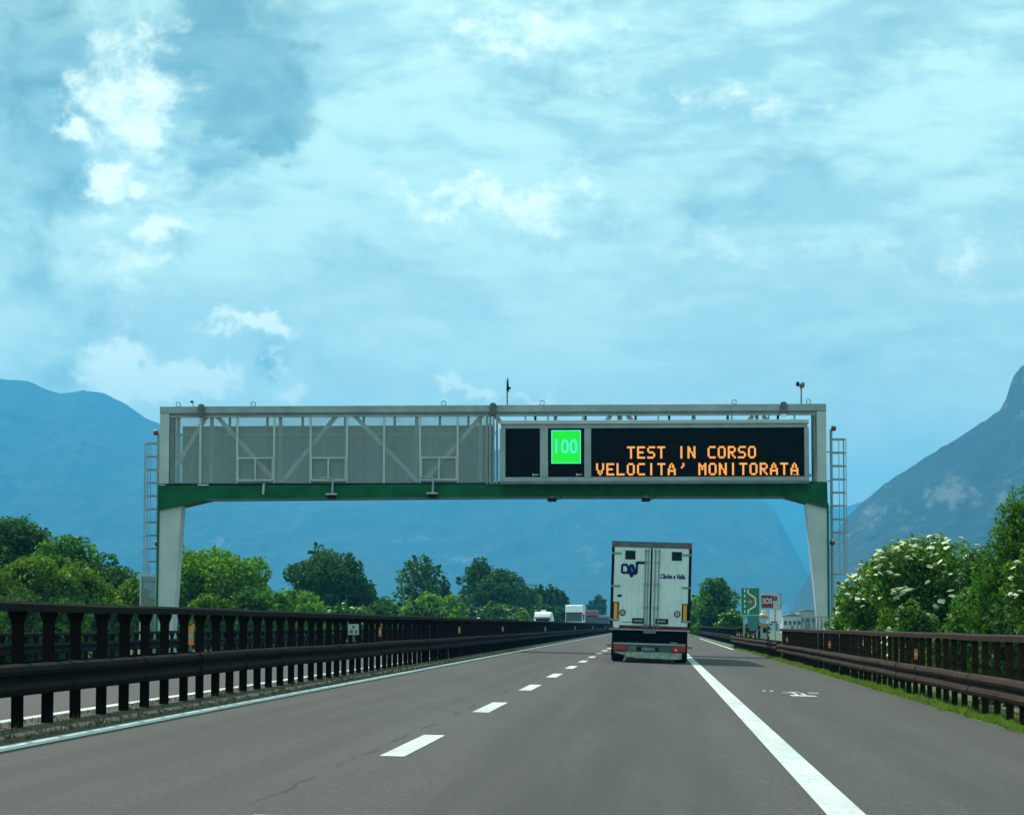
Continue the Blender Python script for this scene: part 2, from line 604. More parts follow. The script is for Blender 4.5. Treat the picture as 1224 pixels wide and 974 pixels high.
DRY_M = mat_leaf('dry_grass', (0.045, 0.048, 0.018), (0.10, 0.085, 0.04), (0.03, 0.05, 0.015))
FLOWER = mat('elder_flower', (0.78, 0.76, 0.52), 0.8, col2=(0.55, 0.60, 0.33), vscale=30)

# ------------------------------------------------------------------ ground, road, markings
Y0, Y1 = -60.0, 1500.0
mb = MB()
mb.add([(-15000, -3000, -0.62), (15000, -3000, -0.62), (15000, 15000, -0.62), (-15000, 15000, -0.62)], [(0, 1, 2, 3)])
struct('ground', mb, GROUND)


def strip(name, xs, material, y0=Y0, y1=Y1, kind='structure', dz=0.0):
    """long paved strip with a cross profile xs = [(x, z), ...]"""
    mb = MB()
    ys = [y0] + [y for y in range(-40, 1500, 40) if y0 < y < y1] + [y1]
    vs = [(x, y, z + dz) for y in ys for (x, z) in xs]
    n = len(xs)
    fs = [(j * n + i, j * n + i + 1, (j + 1) * n + i + 1, (j + 1) * n + i) for j in range(len(ys) - 1) for i in range(n - 1)]
    mb.add(vs, fs)
    return tag(obj(name, mb, material), kind=kind)


strip('road', [(-5.82, gz(-5.82)), (-2.3, gz(-2.3)), (1.3, gz(1.3)), (4.42, gz(4.42))], ASPHALT)
strip('opposite_road', [(-17.0, gz(-17)), (-12, gz(-12)), (-6.78, gz(-6.78))], ASPHALT)
strip('median', [(-6.82, gz(-6.82) - 0.03), (-6.6, 0.185), (-6.24, 0.205), (-5.95, 0.185), (-5.78, gz(-5.78) - 0.03)], SOIL)
strip('verge', [(4.38, gz(4.38) - 0.04), (4.5, gz(4.5) + 0.03), (5.4, gz(5.4) + 0.02), (8.5, -0.35), (12, -0.65)], GROUND)
strip('far_verge', [(-25, -0.65), (-21, -0.2), (-17.6, 0.12), (-16.95, gz(-17) - 0.03)], GROUND)


def painted(name, quads, label=None):
    mb = MB()
    for (xa, xb, ya, yb) in quads:
        z = lambda x: gz(x) + 0.005
        n = max(1, int((yb - ya) / 40))
        for i in range(n):
            p, q = ya + (yb - ya) * i / n, ya + (yb - ya) * (i + 1) / n
            mb.add([(xa, p, z(xa)), (xb, p, z(xb)), (xb, q, z(xb)), (xa, q, z(xa))], [(0, 1, 2, 3)])
    return tag(obj(name, mb, PAINT), kind='structure')


painted('edge_line', [(-5.72, -5.50, Y0, 1200)])
painted('edge_line', [(1.10, 1.36, Y0, 1200)])
for k in range(-4, 70):
    y = 23.8 + 12.0 * k
    painted('lane_dash', [(-2.42, -2.20, y, y + 4.6)])
painted('edge_line', [(-7.22, -7.02, Y0, 1200)])
for k in range(-3, 60):
    y = 44 + 12.0 * k
    painted('lane_dash', [(-11.15, -10.95, y, y + 4.6)])
painted('edge_line', [(-14.85, -14.65, Y0, 1200)])
mb = MB()
mb.add([(4.00, 146, gz(4) + .006), (4.18, 146, gz(4.2) + .006), (4.36, 270, gz(4.4) + .006), (4.18, 270, gz(4.2) + .006)], [(0, 1, 2, 3)])
tag(obj('lay_by_line', mb, PAINT), kind='structure')
# survey mark fragments sprayed on the hard shoulder
zy = 49.5
mb_q = [(2.02, 2.08, zy + 2.6, zy + 3.1), (2.16, 2.22, zy + 2.6, zy + 3.1), (2.34, 2.52, zy + 1.6, zy + 1.9), (2.52, 2.58, zy - .5, zy + 2.6),
        (2.40, 2.86, zy - .6, zy + 0.1), (2.66, 2.72, zy - .3, zy + 1.7), (2.48, 2.70, zy + 2.3, zy + 2.6), (2.84, 3.04, zy + 1.9, zy + 2.3)]
painted('survey_mark', mb_q)


# ------------------------------------------------------------------ mountains
def mountain(name, crest, dist, depth, seed, material, rough=1.0, nv=70):
    """crest: photo points of the skyline; the ridge stands at `dist`, its slope comes down `depth` metres towards us"""
    xs = [c[0] for c in crest]
    ys = [c[1] for c in crest]
    px = np.arange(xs[0], xs[-1] + 1, 3.0)
    py = np.interp(px, xs, ys)
    # small tree-top raggedness on the skyline
    py = py + np.array([mnoise.fractal(Vector((p * 0.09, seed, 0)), 1.0, 2.0, 5) * 1.6 * rough for p in px])
    rows = []
    nb = 14
    for j in range(nv + nb):
        if j < nv:
            t = j / (nv - 1)                    # 0 foot -> 1 ridge
            d = dist - depth * (1 - t)
            hs = t ** 1.25
            amp = math.sin(math.pi * min(1, t)) ** 0.8
        else:
            t2 = (j - nv + 1) / nb
            d = dist + depth * 0.8 * t2
            hs = 1 - t2 * 0.9
            amp = 0
        row = []
        for i in range(len(px)):
            r = ray(px[i], py[i])
            H = max(4.0, r.z * dist)
            X = r.x * dist * (0.55 + 0.45 * d / dist) if j < nv else r.x * d
            q = Vector((X * 0.0011 + seed, d * 0.0006, 0.3))
            n = mnoise.ridged_multi_fractal(q, 0.9, 2.1, 6, 1.0, 2.0) - 1.1
            n2 = mnoise.fractal(Vector((X * 0.006 + seed, d * 0.006, 1.7)), 0.8, 2.0, 5)
            z = H * hs + amp * H * (0.12 * n + 0.05 * n2) * rough
            # never rise above the line of sight to the skyline
            z = min(z, 0.985 * r.z * d + CAM_H) if j < nv - 1 else z
            row.append((X, d, max(z, -2.0) + (0 if j else -3)))
        rows.append(row)
    n = len(px)
    mb = MB()
    mb.v = [p for row in rows for p in row]
    mb.f = [(j * n + i, j * n + i + 1, (j + 1) * n + i + 1, (j + 1) * n + i) for j in range(len(rows) - 1) for i in range(n - 1)]
    o = struct(name, mb, material, smooth=True)
    return o


mountain('mountain', [(-520, 520), (-300, 470), (-150, 436), (-40, 448), (0, 453), (35, 455), (60, 467), (75, 470), (100, 466), (125, 470), (150, 482),
                      (175, 500), (190, 506), (240, 528), (330, 552), (430, 556), (520, 545), (620, 534), (720, 532), (800, 545), (860, 562),
                      (905, 588), (925, 608), (942, 639), (958, 672), (972, 700), (988, 728), (1000, 742)], 9000, 2600, 3.1, MOUNT_FAR, rough=0.9)
mountain('mountain', [(780, 700), (860, 600), (920, 585), (980, 602), (1003, 608), (1040, 596), (1100, 590), (1300, 560), (1500, 600)], 13500, 3000, 8.4, MOUNT_FAR)
mountain('mountain', [(938, 742), (946, 728), (956, 706), (966, 688), (985, 655), (1000, 633), (1012, 617), (1030, 600), (1060, 575), (1100, 550), (1150, 520),
                      (1180, 500), (1195, 489), (1203, 476), (1207, 462), (1212, 448), (1220, 437), (1240, 425), (1300, 400), (1420, 360), (1560, 350)], 4600, 950, 12.7, MOUNT, rough=1.1)

# ------------------------------------------------------------------ haze in the valley
hz = MB().box2((-15600, -3400, -8), (15600, 17500, 960))
HZ = bpy.data.materials.new('valley_haze')
HZ.use_nodes = True
_N = Nodes(HZ.node_tree)
_N.n.clear()
_v = _N.new('ShaderNodeVolumePrincipled')
_v.inputs['Color'].default_value = (0.075, 0.53, 1.0, 1)
_v.inputs['Density'].default_value = 1.3e-4
_v.inputs['Anisotropy'].default_value = 0.1
_o = _N.new('ShaderNodeOutputMaterial')
_N.l.new(_v.outputs[0], _o.inputs['Volume'])
tag(obj('haze', hz, HZ), kind='stuff')


# ------------------------------------------------------------------ guardrails
def w_profile(side):
    """W-beam cross-section (x outwards, z), 0.31 m tall"""
    pts = [(0.00, 0.155), (0.055, 0.128), (0.075, 0.085), (0.055, 0.045), (0.0, 0.02), (0.0, -0.02), (0.055, -0.045), (0.075, -0.085),
           (0.055, -0.128), (0.00, -0.155)]
    return [(side * x, z) for x, z in pts]


def long_rail(prof, x, zc, ya, yb, closed=False):
    mb = MB()
    ys = list(np.arange(ya, yb, 4.0)) + [yb]
    n = len(prof)
    for y in ys:
        jx, jz = random.uniform(-.008, .008), random.uniform(-.009, .009)
        mb.v += [(x(y) + p[0] + jx, y, zc(y) + p[1] + jz) for p in prof]
    for j in range(len(ys) - 1):
        for i in range(n if closed else n - 1):
            i2 = (i + 1) % n
            mb.f.append((j * n + i, j * n + i2, (j + 1) * n + i2, (j + 1) * n + i))
    return mb


def top_profile(w=0.15, h=0.095):
    return [(-w / 2, -h / 2), (-w / 2, h * 0.25), (-w * 0.3, h / 2), (w * 0.3, h / 2), (w / 2, h * 0.25), (w / 2, -h / 2)]


def post_mesh(h, flare, mtl):
    mb = MB()
    w = 0.10 if flare else 0.085
    # I-section post: two flanges and a web
    mb.box((0, -0.045, h / 2 - 0.2), (w, 0.012, h + 0.4))
    mb.box((0, 0.045, h / 2 - 0.2), (w, 0.012, h + 0.4))
    mb.box((0, 0, h / 2 - 0.2), (0.012, 0.078, h + 0.4))
    if flare:
        # top bracket spreading to carry the hand rail
        mb.prism_y([(-0.05, h - 0.12), (0.05, h - 0.12), (0.085, h - 0.03), (0.085, h), (-0.085, h), (-0.085, h - 0.03)], -0.052, -0.046)
        mb.prism_y([(-0.05, h - 0.12), (0.05, h - 0.12), (0.085, h - 0.03), (0.085, h), (-0.085, h), (-0.085, h - 0.03)], 0.046, 0.052)
        mb.prism_x([(-0.05, h - 0.12), (-0.14, h), (0.14, h), (0.05, h - 0.12)], -0.03, 0.03)
    return mb.mesh('post', mtl)


def guardrail(label, x, base, ya, yb, sides, h=1.20, beam=0.56, top=True, mtl=CORTEN, step=1.33, group=None, maxposts=300, off=0.13, flare=True):
    t = thing('guardrail', label, 'guardrail', (0, 0, 0), group)
    xf = x if callable(x) else (lambda y: x)
    bz = base
    pm = post_mesh(h if top else beam + 0.2, top and flare, mtl)
    n = int((yb - ya) / step) + 1
    for i in range(min(n, maxposts)):
        y = ya + i * step
        po = link('post', pm, t, (xf(y) + random.uniform(-.008, .008), y + random.uniform(-.02, .02), bz(xf(y))))
        po.rotation_euler = (random.uniform(-.012, .012), random.uniform(-.006, .006), random.uniform(-.06, .06))
    if n > maxposts:
        mb = MB()
        for i in range(maxposts, n):
            y = ya + i * step
            mb.box((xf(y), y, bz(xf(y)) + h / 2), (0.10, 0.10, h))
        tag(obj('far_posts', mb, mtl, t), kind='stuff')
    if top:
        obj('top_rail', long_rail(top_profile(), xf, lambda y: bz(xf(y)) + h + 0.044, ya - .4, yb + .4, True), mtl, t)
    for s in sides:
        b = obj('beam', long_rail(w_profile(s), lambda y: xf(y) + s * off, lambda y: bz(xf(y)) + beam, ya - .3, yb + .3), mtl, t)
        m = b.modifiers.new('thickness', 'SOLIDIFY')
        m.thickness = 0.006
        # lapped joints every few metres, standing a little proud
        y = max(ya, 18) + 2.1
        while y < min(yb, 120):
            sp_ = obj('lap_joint', long_rail([(p[0] * 1.06 + s * 0.006, p[1] * 1.015) for p in w_profile(s)], lambda q: xf(q) + s * off, lambda q: bz(xf(q)) + beam, y, y + 0.34), mtl, t)
            sm = sp_.modifiers.new('thickness', 'SOLIDIFY')
            sm.thickness = 0.007
            y += 3.99
        mb = MB()
        for i in range(min(n, 120)):
            y = ya + i * step
            mb.box((xf(y) + s * (0.05 + off) / 2, y, bz(xf(y)) + beam), (off - 0.045, 0.07, 0.22))
        tag(obj('spacers', mb, mtl, t), kind='stuff')
    return t


bmed = lambda x: 0.19
g_med = guardrail('dark rusty double-sided median guardrail with a thick top rail, between the two carriageways', -6.24, bmed, 6.5, 640, (1, -1), h=1.15, beam=0.49)
g_right = guardrail('brown rusty guardrail in front of the white-flowering elder bushes, running up to the gantry', 4.72, lambda x: gz(x) + 0.02, 9.0, 103.0, (-1,), h=1.08, beam=0.44, mtl=CORTEN_L, flare=False)
g_low = guardrail('low rusty guardrail without top rail beside the emergency phone', lambda y: 4.72 - 0.006 * (y - 104), lambda x: gz(x) + 0.02, 104.4, 156, (-1,), beam=0.50, top=False, mtl=CORTEN_L)
g_far = guardrail('rusty guardrail with top rail beyond the emergency lay-by, below the round green tree', 5.15, lambda x: gz(x) + 0.02, 168, 620, (-1,), h=1.06, beam=0.50)
g_opp = guardrail('rusty guardrail on the outer edge of the opposite carriageway', -17.25, lambda x: 0.11, 30, 640, (1,), h=0.80, beam=0.45)


def reflector(parent, x, y, z, m=ORANGE, w=0.09, h=0.2, white=True):
    mb = MB().box((x, y, z), (w, 0.04, h))
    o = obj('reflector', mb, m, parent)
    if white:
        obj('reflector_band', MB().box((x, y - 0.022, z), (w * 0.9, 0.006, h * 0.28)), GALV_L, o)


for px, py in ((454, 753), (549, 749), (601, 749.5)):
    Y = 6.1 * F_PX / (VPX - px)
    reflector(g_med, -6.1, Y, 0.19 + 0.86, ORANGE, 0.055, 0.20)
for y in (49.5, 74, 98):
    reflector(g_right, 4.66, y - 0.1, gz(4.7) + 0.80, ORANGE, 0.055, 0.19, True)
for y in (126, 133, 147, 151):
    reflector(g_low, 4.45, y, gz(4.7) + 0.80, RED, 0.07, 0.34, True)
for y in (150, 205, 262, 330):
    reflector(g_med, -6.1, y, 0.19 + 0.80, GALV, 0.07, 0.24, False)

# orange marker seen through the median rail, standing at the far side
pm = at(228, 750, 92)
t = thing('delineator', 'orange and grey reflector post showing through the median guardrail near the gantry leg', 'delineator', (pm.x, pm.y, 0.12))
obj('stake', MB().box((0, 0, 0.40), (0.06, 0.05, 0.8)), GALV_D, t)
obj('reflector', MB().box((0, -0.03, 0.93), (0.22, 0.05, 0.24)), ORANGE, t)
obj('band', MB().box((0, -0.03, 0.72), (0.18, 0.05, 0.16)), GALV, t)
obj('reflector', MB().box((0.0, -0.03, 0.52), (0.22, 0.05, 0.22)), ORANGE, t)

# small kilometre plate on the median
pk = at(422.5, 752, 53.5)
t = thing('marker_plate', 'small pale square marker plate on the median guardrail', 'sign', (pk.x + 0.0, pk.y, 0.19))
obj('plate', MB().box((0, 0, pk.z - 0.19), (0.21, 0.012, 0.21)), GALV_L, t)
obj('bracket', MB().box((0, 0.02, pk.z - 0.30), (0.03, 0.02, 0.26)), GALV_D, t)
obj('symbol', MB().box((0.0, -0.009, pk.z - 0.14), (0.05, 0.005, 0.05)).box((-0.04, -0.009, pk.z - 0.235), (0.06, 0.005, 0.07)).box((0.055, -0.009, pk.z - 0.235), (0.045, 0.005, 0.07)), SIGN_G, t)


# ------------------------------------------------------------------ gantry
GY = 114.0


def G(px, py, Y=GY):
    return at(px, py, Y)


def gx(px, Y=GY):
    return G(px, 540, Y).x


def gh(py, Y=GY):
    return G(600, py, Y).z


gan = thing('gantry', 'long grey steel gantry with green beam and two tapering legs over the motorway', 'gantry', (gx(589), GY, -0.3))


def gp(name, mb, m, parent=None, **kw):
    """gantry part given in world coordinates"""
    org = gan.location
    mb.v = [(p[0] - org.x, p[1] - org.y, p[2] - org.z) for p in mb.v]
    return obj(name, mb, m, parent or gan, **kw)


DEP = 1.9
XL, XR = gx(190.5), gx(988)
ZT, ZB = gh(484), gh(577)
# legs
for (top, bot) in (((191, 217), (190, 209.5)), ((962.5, 988), (975.5, 988))):
    zt, zb = gh(602), -0.4
    yb_ = 722 if top[0] < 500 else 735
    def ex(a, b):   # extend the taper down to the ground
        k = (780 - 605) / (yb_ - 605)
        return a + (b - a) * k
    xa0, xa1 = gx(top[0]), gx(top[1])
    xb0, xb1 = gx(ex(top[0], bot[0])), gx(ex(top[1], bot[1]))
    mb = MB()
    for yy in (GY + 0.12, GY + 1.15):
        mb.v += [(xa0, yy, zt), (xa1, yy, zt), (xb1, yy, zb), (xb0, yy, zb)]
    mb.f += [(0, 1, 2, 3), (4, 7, 6, 5), (0, 4, 5, 1), (1, 5, 6, 2), (2, 6, 7, 3), (3, 7, 4, 0)]
    leg = gp('leg', mb, GALV_L)
    xo, xo2 = (xa0 - 0.075, xb0 - 0.075) if top[0] < 500 else (xa1 + 0.005, xb1 + 0.005)
    mb = MB()
    for yy in (GY + 0.06, GY + 1.25):
        mb.v += [(xo, yy, zt), (xo + 0.07, yy, zt), (xo2 + 0.07, yy, zb), (xo2, yy, zb)]
    mb.f += [(0, 1, 2, 3), (4, 7, 6, 5), (0, 4, 5, 1), (1, 5, 6, 2), (2, 6, 7, 3), (3, 7, 4, 0)]
    gp('outer_flange', mb, GREEN, leg)
# green box girder with haunches (front and rear webs share one closed section)
pl = [(189, 579), (988.5, 577.5), (989, 608), (972, 604), (937, 594.5), (600, 594), (248, 596), (214, 604), (189, 609)]
poly = [(gx(x), gh(y)) for x, y in pl]
gp('girder', MB().prism_y(poly, GY, GY + DEP), GREEN)
# thin pale bottom flange lip
pl2 = [(248, 596), (600, 594), (937, 594.5)]
mb = MB()
for (a, b) in zip(pl2[:-1], pl2[1:]):
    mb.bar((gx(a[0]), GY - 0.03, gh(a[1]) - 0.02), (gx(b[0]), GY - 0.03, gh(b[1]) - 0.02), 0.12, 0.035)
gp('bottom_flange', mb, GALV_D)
# top frame beam, end frames
gp('top_beam', MB().box2((XL, GY - 0.02, gh(492.5)), (XR, GY + 0.28, ZT)), GALV, bevel=0.02)
gp('gutter_shadow_strip', MB().box2((gx(203), GY - 0.05, gh(494.2)), (gx(976), GY + 0.10, gh(493.0))), GALV_D)  # dark strip draws the gutter's shadow line under the top beam
gp('inner_rail', MB().box2((gx(203), GY, gh(497.5)), (gx(976), GY + 0.12, gh(494.6))), GALV)
gp('end_frame', MB().box2((XL, GY, ZB), (gx(202), GY + 0.3, gh(492.7))), GALV_L, bevel=0.02)
gp('end_frame', MB().box2((gx(976.5), GY, ZB), (XR, GY + 0.3, gh(492.7))), GALV_L, bevel=0.02)
gp('end_post', MB().box2((gx(203.2), GY + 0.05, ZB), (gx(208), GY + 0.16, gh(497.6))), GALV_D)
gp('end_post', MB().box2((gx(970), GY + 0.05, ZB), (gx(974), GY + 0.16, gh(497.6))), GALV_D)
# rear frame
YB = GY + DEP
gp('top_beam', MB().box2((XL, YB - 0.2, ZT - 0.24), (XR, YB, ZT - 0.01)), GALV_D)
gp('end_frame', MB().box2((XL, YB - 0.2, ZB), (XL + 0.38, YB - 0.01, ZT - 0.25)), GALV)
gp('end_frame', MB().box2((XR - 0.38, YB - 0.2, ZB), (XR, YB - 0.01, ZT - 0.25)), GALV)
# roof sheet and end infill
gp('roof', MB().box2((XL + .01, GY + 0.29, ZT - 0.05), (XR - .01, YB - 0.21, ZT - 0.015)), GALV_D)
for xx in (XL + 0.02, XR - 0.05):
    gp('end_panel', MB().box2((xx, GY + 0.31, ZB + .01), (xx + 0.03, YB - 0.21, ZT - 0.06)), MESH_F)
# floor grating
gp('walkway', MB().box2((XL + .05, GY + 0.32, ZB + 0.01), (XR - .05, YB - 0.22, ZB + 0.06)), GALV_D)
# front mesh panels with mullions between them
mull = [208, 239.3, 283.4, 327.5, 371, 414.6, 459, 502, 547, 586]
for a, b in zip(mull[:-1], mull[1:]):
    gp('mesh_panel', MB().box2((gx(a) + .02, GY + 0.055, ZB + 0.02), (gx(b) - .02, GY + 0.065, gh(497.7))), MESH_F)
for a in mull[1:]:
    gp('mullion', MB().box2((gx(a) - .045, GY + 0.01, ZB + 0.01), (gx(a) + .045, GY + 0.10, gh(497.7))), GALV_L)
for a in (628, 655, 697, 743, 787, 831, 875, 919, 950):
    gp('mullion', MB().box2((gx(a) - .035, GY + 0.02, gh(503)), (gx(a) + .035, GY + 0.09, gh(497.7))), GALV)
# bundle of cable conduits left of the message sign
for a in (582, 586.5, 590, 594):
    gp('conduit', MB().tube((gx(a), GY - 0.02, ZB - 0.05), (gx(a), GY - 0.02, gh(494)), 0.045), GALV)
gp('conduit', MB().tube((gx(972), GY - 0.03, ZB), (gx(972), GY - 0.03, gh(498)), 0.035), GALV_D)
# truss behind the mesh
YT = GY + 0.24
for (x0, y0, x1, y1) in ((247, 497, 210, 560), (259, 497, 330, 576), (402, 497, 337, 576), (424, 497, 500, 576), (576, 497, 509, 573),
                         (592, 497, 660, 575), (730, 497, 668, 575), (750, 497, 826, 575), (900, 497, 832, 575), (912, 497, 968, 570)):
    gp('diagonal', MB().bar(G(x0, y0, YT), G(x1, y1, YT), 0.17, 0.17), GALV_L)
for x0 in (213, 253, 335, 413, 498, 574, 664, 740, 829, 905):
    gp('truss_post', MB().bar((gx(x0, YT), YT + 0.02, ZB + .06), (gx(x0, YT), YT + 0.02, ZT - .06), 0.14), GALV)
gp('handrail', MB().bar((XL + .3, GY + 1.5, gh(515)), (gx(590), GY + 1.5, gh(515)), 0.07), GALV_L)
for x0 in (275, 320, 362, 435, 472, 526, 560):
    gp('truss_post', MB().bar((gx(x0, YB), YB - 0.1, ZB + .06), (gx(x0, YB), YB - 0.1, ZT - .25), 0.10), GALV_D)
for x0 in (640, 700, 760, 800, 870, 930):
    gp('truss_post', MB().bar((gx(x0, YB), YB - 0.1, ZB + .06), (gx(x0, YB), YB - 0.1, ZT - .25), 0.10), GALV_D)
# lifting eyes
for x0, y0 in ((212, 484), (302, 484), (530, 483), (648, 483), (878, 483), (967, 483)):
    gp('lifting_eye', MB().ring((gx(x0), GY + 0.1, ZT + 0.09), 0.11, 0.03, 12, 'y', 0.03), GALV_D)
# clamp brackets at the top edge
for x0 in (240.5, 589.5, 937):
    mb = MB()
    for k in range(5):
        mb.box((gx(x0), GY - 0.12, gh(483.5 + k * 2.9)), (0.34 if k in (1, 3) else 0.26, 0.20, 0.05))
    mb.box((gx(x0), GY - 0.10, gh(489)), (0.16, 0.12, 0.52))
    gp('clamp', mb, GALV_D)
gp('clamp_lamp', MB().box((gx(937), GY - 0.12, gh(498)), (0.22, 0.16, 0.1)), WHITE)
# hatch frames low on the mesh
for (a, b) in ((284, 327), (371.5, 414), (503, 546.5)):
    t0, t1 = gh(546.5), gh(573)
    xa, xb = gx(a), gx(b)
    mb = MB()
    yy = GY - 0.06
    mb.bar((xa, yy, t0), (xb, yy, t0), 0.06).bar((xa, yy, t1), (xb, yy, t1), 0.06).bar(((xa + xb) / 2, yy, t1 + .03), ((xa + xb) / 2, yy, t0 - .03), 0.06)
    mb.bar((xa + .03, yy, t1 + .03), (xa + .03, yy, t0 - .03), 0.055).bar((xb - .03, yy, t1 + .03), (xb - .03, yy, t0 - .03), 0.055)
    h_ = gp('hatch_frame', mb, GALV_L)
    gp('sill', MB().box2((xa, GY - 0.12, gh(575.6)), (xb, GY - 0.01, gh(573.8))), GALV_D, h_)
gp('down_pipe', MB().tube((gx(316), GY - 0.05, gh(577)), (gx(315), GY - 0.05, gh(590)), 0.05), GALV_L)
gp('bearing_plate', MB().box2((gx(237), GY - 0.06, gh(579.5)), (gx(250), GY - 0.005, gh(577.8))), GALV_L)
# back of the sign that faces the other carriageway, seen through the mesh
opp = thing('message_sign', 'grey back of the message sign facing the other way, behind the gantry mesh', 'sign', (gx(404, YB), YB, ZB))
obj('back_panel', MB().box2((gx(218, YB) - gx(404, YB), 0.02, 0.05), (gx(590, YB) - gx(404, YB), 0.45, gh(508, YB) - ZB)), BACKP, opp)
mb = MB()
for x0 in (230, 262, 291, 325, 354, 388, 420, 452, 486, 516, 551, 580):
    mb2 = MB().box2((gx(x0, YB) - gx(404, YB) - 0.03, -0.02, 0.1), (gx(x0, YB) - gx(404, YB) + 0.03, 0.018, gh(510, YB) - ZB))
    obj('stiffener', mb2, GALV, opp)
obj('top_strip', MB().box2((gx(218, YB) - gx(404, YB), -0.03, gh(511.5, YB) - ZB), (gx(590, YB) - gx(404, YB), 0.018, gh(508.2, YB) - ZB)), GALV_D, opp)

# ------------------------------------------------------------------ variable message sign
YS = GY - 0.55
sx = lambda p: at(p, 540, YS).x
sz = lambda p: at(780, p, YS).z
vms = thing('message_sign', 'wide grey-framed electronic sign reading TEST IN CORSO in amber letters', 'sign', (sx(782), YS, sz(577)))


def sp(name, mb, m, parent=None, **kw):
    o = vms.location
    mb.v = [(p[0] - o.x, p[1] - o.y, p[2] - o.z) for p in mb.v]
    return obj(name, mb, m, parent or vms, **kw)


sp('housing', MB().box2((sx(599), YS + 0.08, sz(576.5)), (sx(965.5), YS + 0.5, sz(503.5))), GALV_D)
sp('frame_top', MB().box2((sx(597.5), YS - 0.10, sz(506.5)), (sx(967), YS + 0.3, sz(502))), GALV_L, bevel=0.015)
sp('frame_top_inner', MB().box2((sx(600), YS - 0.02, sz(511.3)), (sx(964.5), YS + 0.078, sz(506.7))), GALV)
sp('frame_bottom', MB().box2((sx(597.5), YS - 0.02, sz(575)), (sx(967), YS + 0.078, sz(569.8))), GALV, bevel=0.01)
sp('frame_lip', MB().box2((sx(597.5), YS - 0.08, sz(578)), (sx(967), YS + 0.3, sz(575.2))), GALV_D)
for a, b in ((597.5, 604), (645.5, 655), (698.5, 706.5), (961.5, 967)):
    sp('frame_upright', MB().box2((sx(a), YS - 0.025, sz(569.6)), (sx(b), YS + 0.079, sz(511.5))), GALV)
for a, b in ((604.2, 645.3), (655.2, 698.3), (706.7, 961.3)):
    sp('display', MB().box2((sx(a), YS + 0.03, sz(569.5)), (sx(b), YS + 0.075, sz(511.6))), SCREEN_BK)
sp('speed_panel', MB().box2((sx(659), YS + 0.015, sz(553.6)), (sx(694.3), YS + 0.028, sz(513.6))), LED_G)
# thin pale border of the green speed panel
mb = MB()
bx0, bx1, bz0, bz1, bw = sx(659), sx(694.3), sz(553.6), sz(513.6), 0.035
for a, b in (((bx0, bz0), (bx1, bz0 + bw)), ((bx0, bz1 - bw), (bx1, bz1)), ((bx0, bz0 + bw), (bx0 + bw, bz1 - bw)), ((bx1 - bw, bz0 + bw), (bx1, bz1 - bw))):
    mb.box2((a[0], YS + 0.008, a[1]), (b[0], YS + 0.0145, b[1]))
sp('speed_border', mb, LED_W)

FONT = {
    'T': '11111 00100 00100 00100 00100 00100 00100', 'E': '11111 10000 10000 11110 10000 10000 11111',
    'S': '01111 10000 10000 01110 00001 00001 11110', 'I': '01110 00100 00100 00100 00100 00100 01110',
    'N': '10001 11001 11001 10101 10011 10011 10001', 'C': '01111 10000 10000 10000 10000 10000 01111',
    'O': '01110 10001 10001 10001 10001 10001 01110', 'R': '11110 10001 10001 11110 10100 10010 10001',
    'V': '10001 10001 10001 10001 01010 01010 00100', 'L': '10000 10000 10000 10000 10000 10000 11111',
    'A': '00100 01010 01010 10001 11111 10001 10001', 'M': '10001 11011 10101 10101 10001 10001 10001',
    "'": '00010 00010 00100 00000 00000 00000 00000', ' ': '00000 ' * 7}
FONT['I'] = '00100 00100 00100 00100 00100 00100 00100'


def led_line(text, x0, pitch, y0, y1, glyph_w):
    """a row of LED characters: each lit pixel a small raised square"""
    ch = (y1 - y0) / 7.0
    cw = glyph_w / 5.0
    for i, c in enumerate(text):
        rows = FONT[c].split()
        mb = MB()
        for r, row in enumerate(rows):
            for q, bit in enumerate(row):
                if bit == '1':
                    xa = x0 + i * pitch + q * cw
                    ya = y0 + r * ch
                    mb.box2((sx(xa - 0.05 * cw), YS + 0.018, sz(ya + ch * 1.04)), (sx(xa + cw * 1.2), YS + 0.028, sz(ya - 0.04 * ch)))
        if mb.v:
            sp('letter', mb, AMBER)


led_line('TEST IN CORSO', 749.6, 12.05, 533.4, 547.8, 9.0)
led_line("VELOCITA' MONITORATA", 712.6, 12.22, 553.4, 567.8, 9.0)


def text_mesh(txt, size, material, shear=0.0, thick=0.0, offset=0.0, extrude=0.004):
    cu = bpy.data.curves.new('text', 'FONT')
    cu.body = txt
    cu.size = size
    cu.shear = shear
    cu.offset = offset
    cu.extrude = extrude
    cu.align_x = 'CENTER'
    cu.align_y = 'CENTER'
    cu.resolution_u = 3
    tmp = bpy.data.objects.new('text_tmp', cu)
    COL.objects.link(tmp)
    bpy.context.view_layer.update()
    dg = bpy.context.evaluated_depsgraph_get()
    me = bpy.data.meshes.new_from_object(tmp.evaluated_get(dg))
    bpy.data.objects.remove(tmp)
    bpy.data.curves.remove(cu)
    me.materials.clear()
    me.materials.append(material)
    return me


def text_part(name, txt, parent, loc, width, height, material, **kw):
    """upright text facing the camera side (-y), fitted to width x height"""
    me = text_mesh(txt, 1.0, material, **kw)
    n = len(me.vertices)
    co = np.empty(n * 3)
    me.vertices.foreach_get('co', co)
    co = co.reshape(-1, 3)
    lo, hi = co.min(0), co.max(0)
    co[:, :2] = (co[:, :2] - (lo + hi)[:2] / 2) / (hi - lo)[:2] * np.array([width, height])
    new = np.stack([co[:, 0], -co[:, 2], co[:, 1]], 1)
    me.vertices.foreach_set('co', new.ravel())
    me.update()
    o = link(name, me, parent, loc)
    return o


def seven(strokes, w):
    mb = MB()
    for a, b in strokes:
        mb.bar(a, b, w, 0.008, up=(0, 1, 0))
    return mb


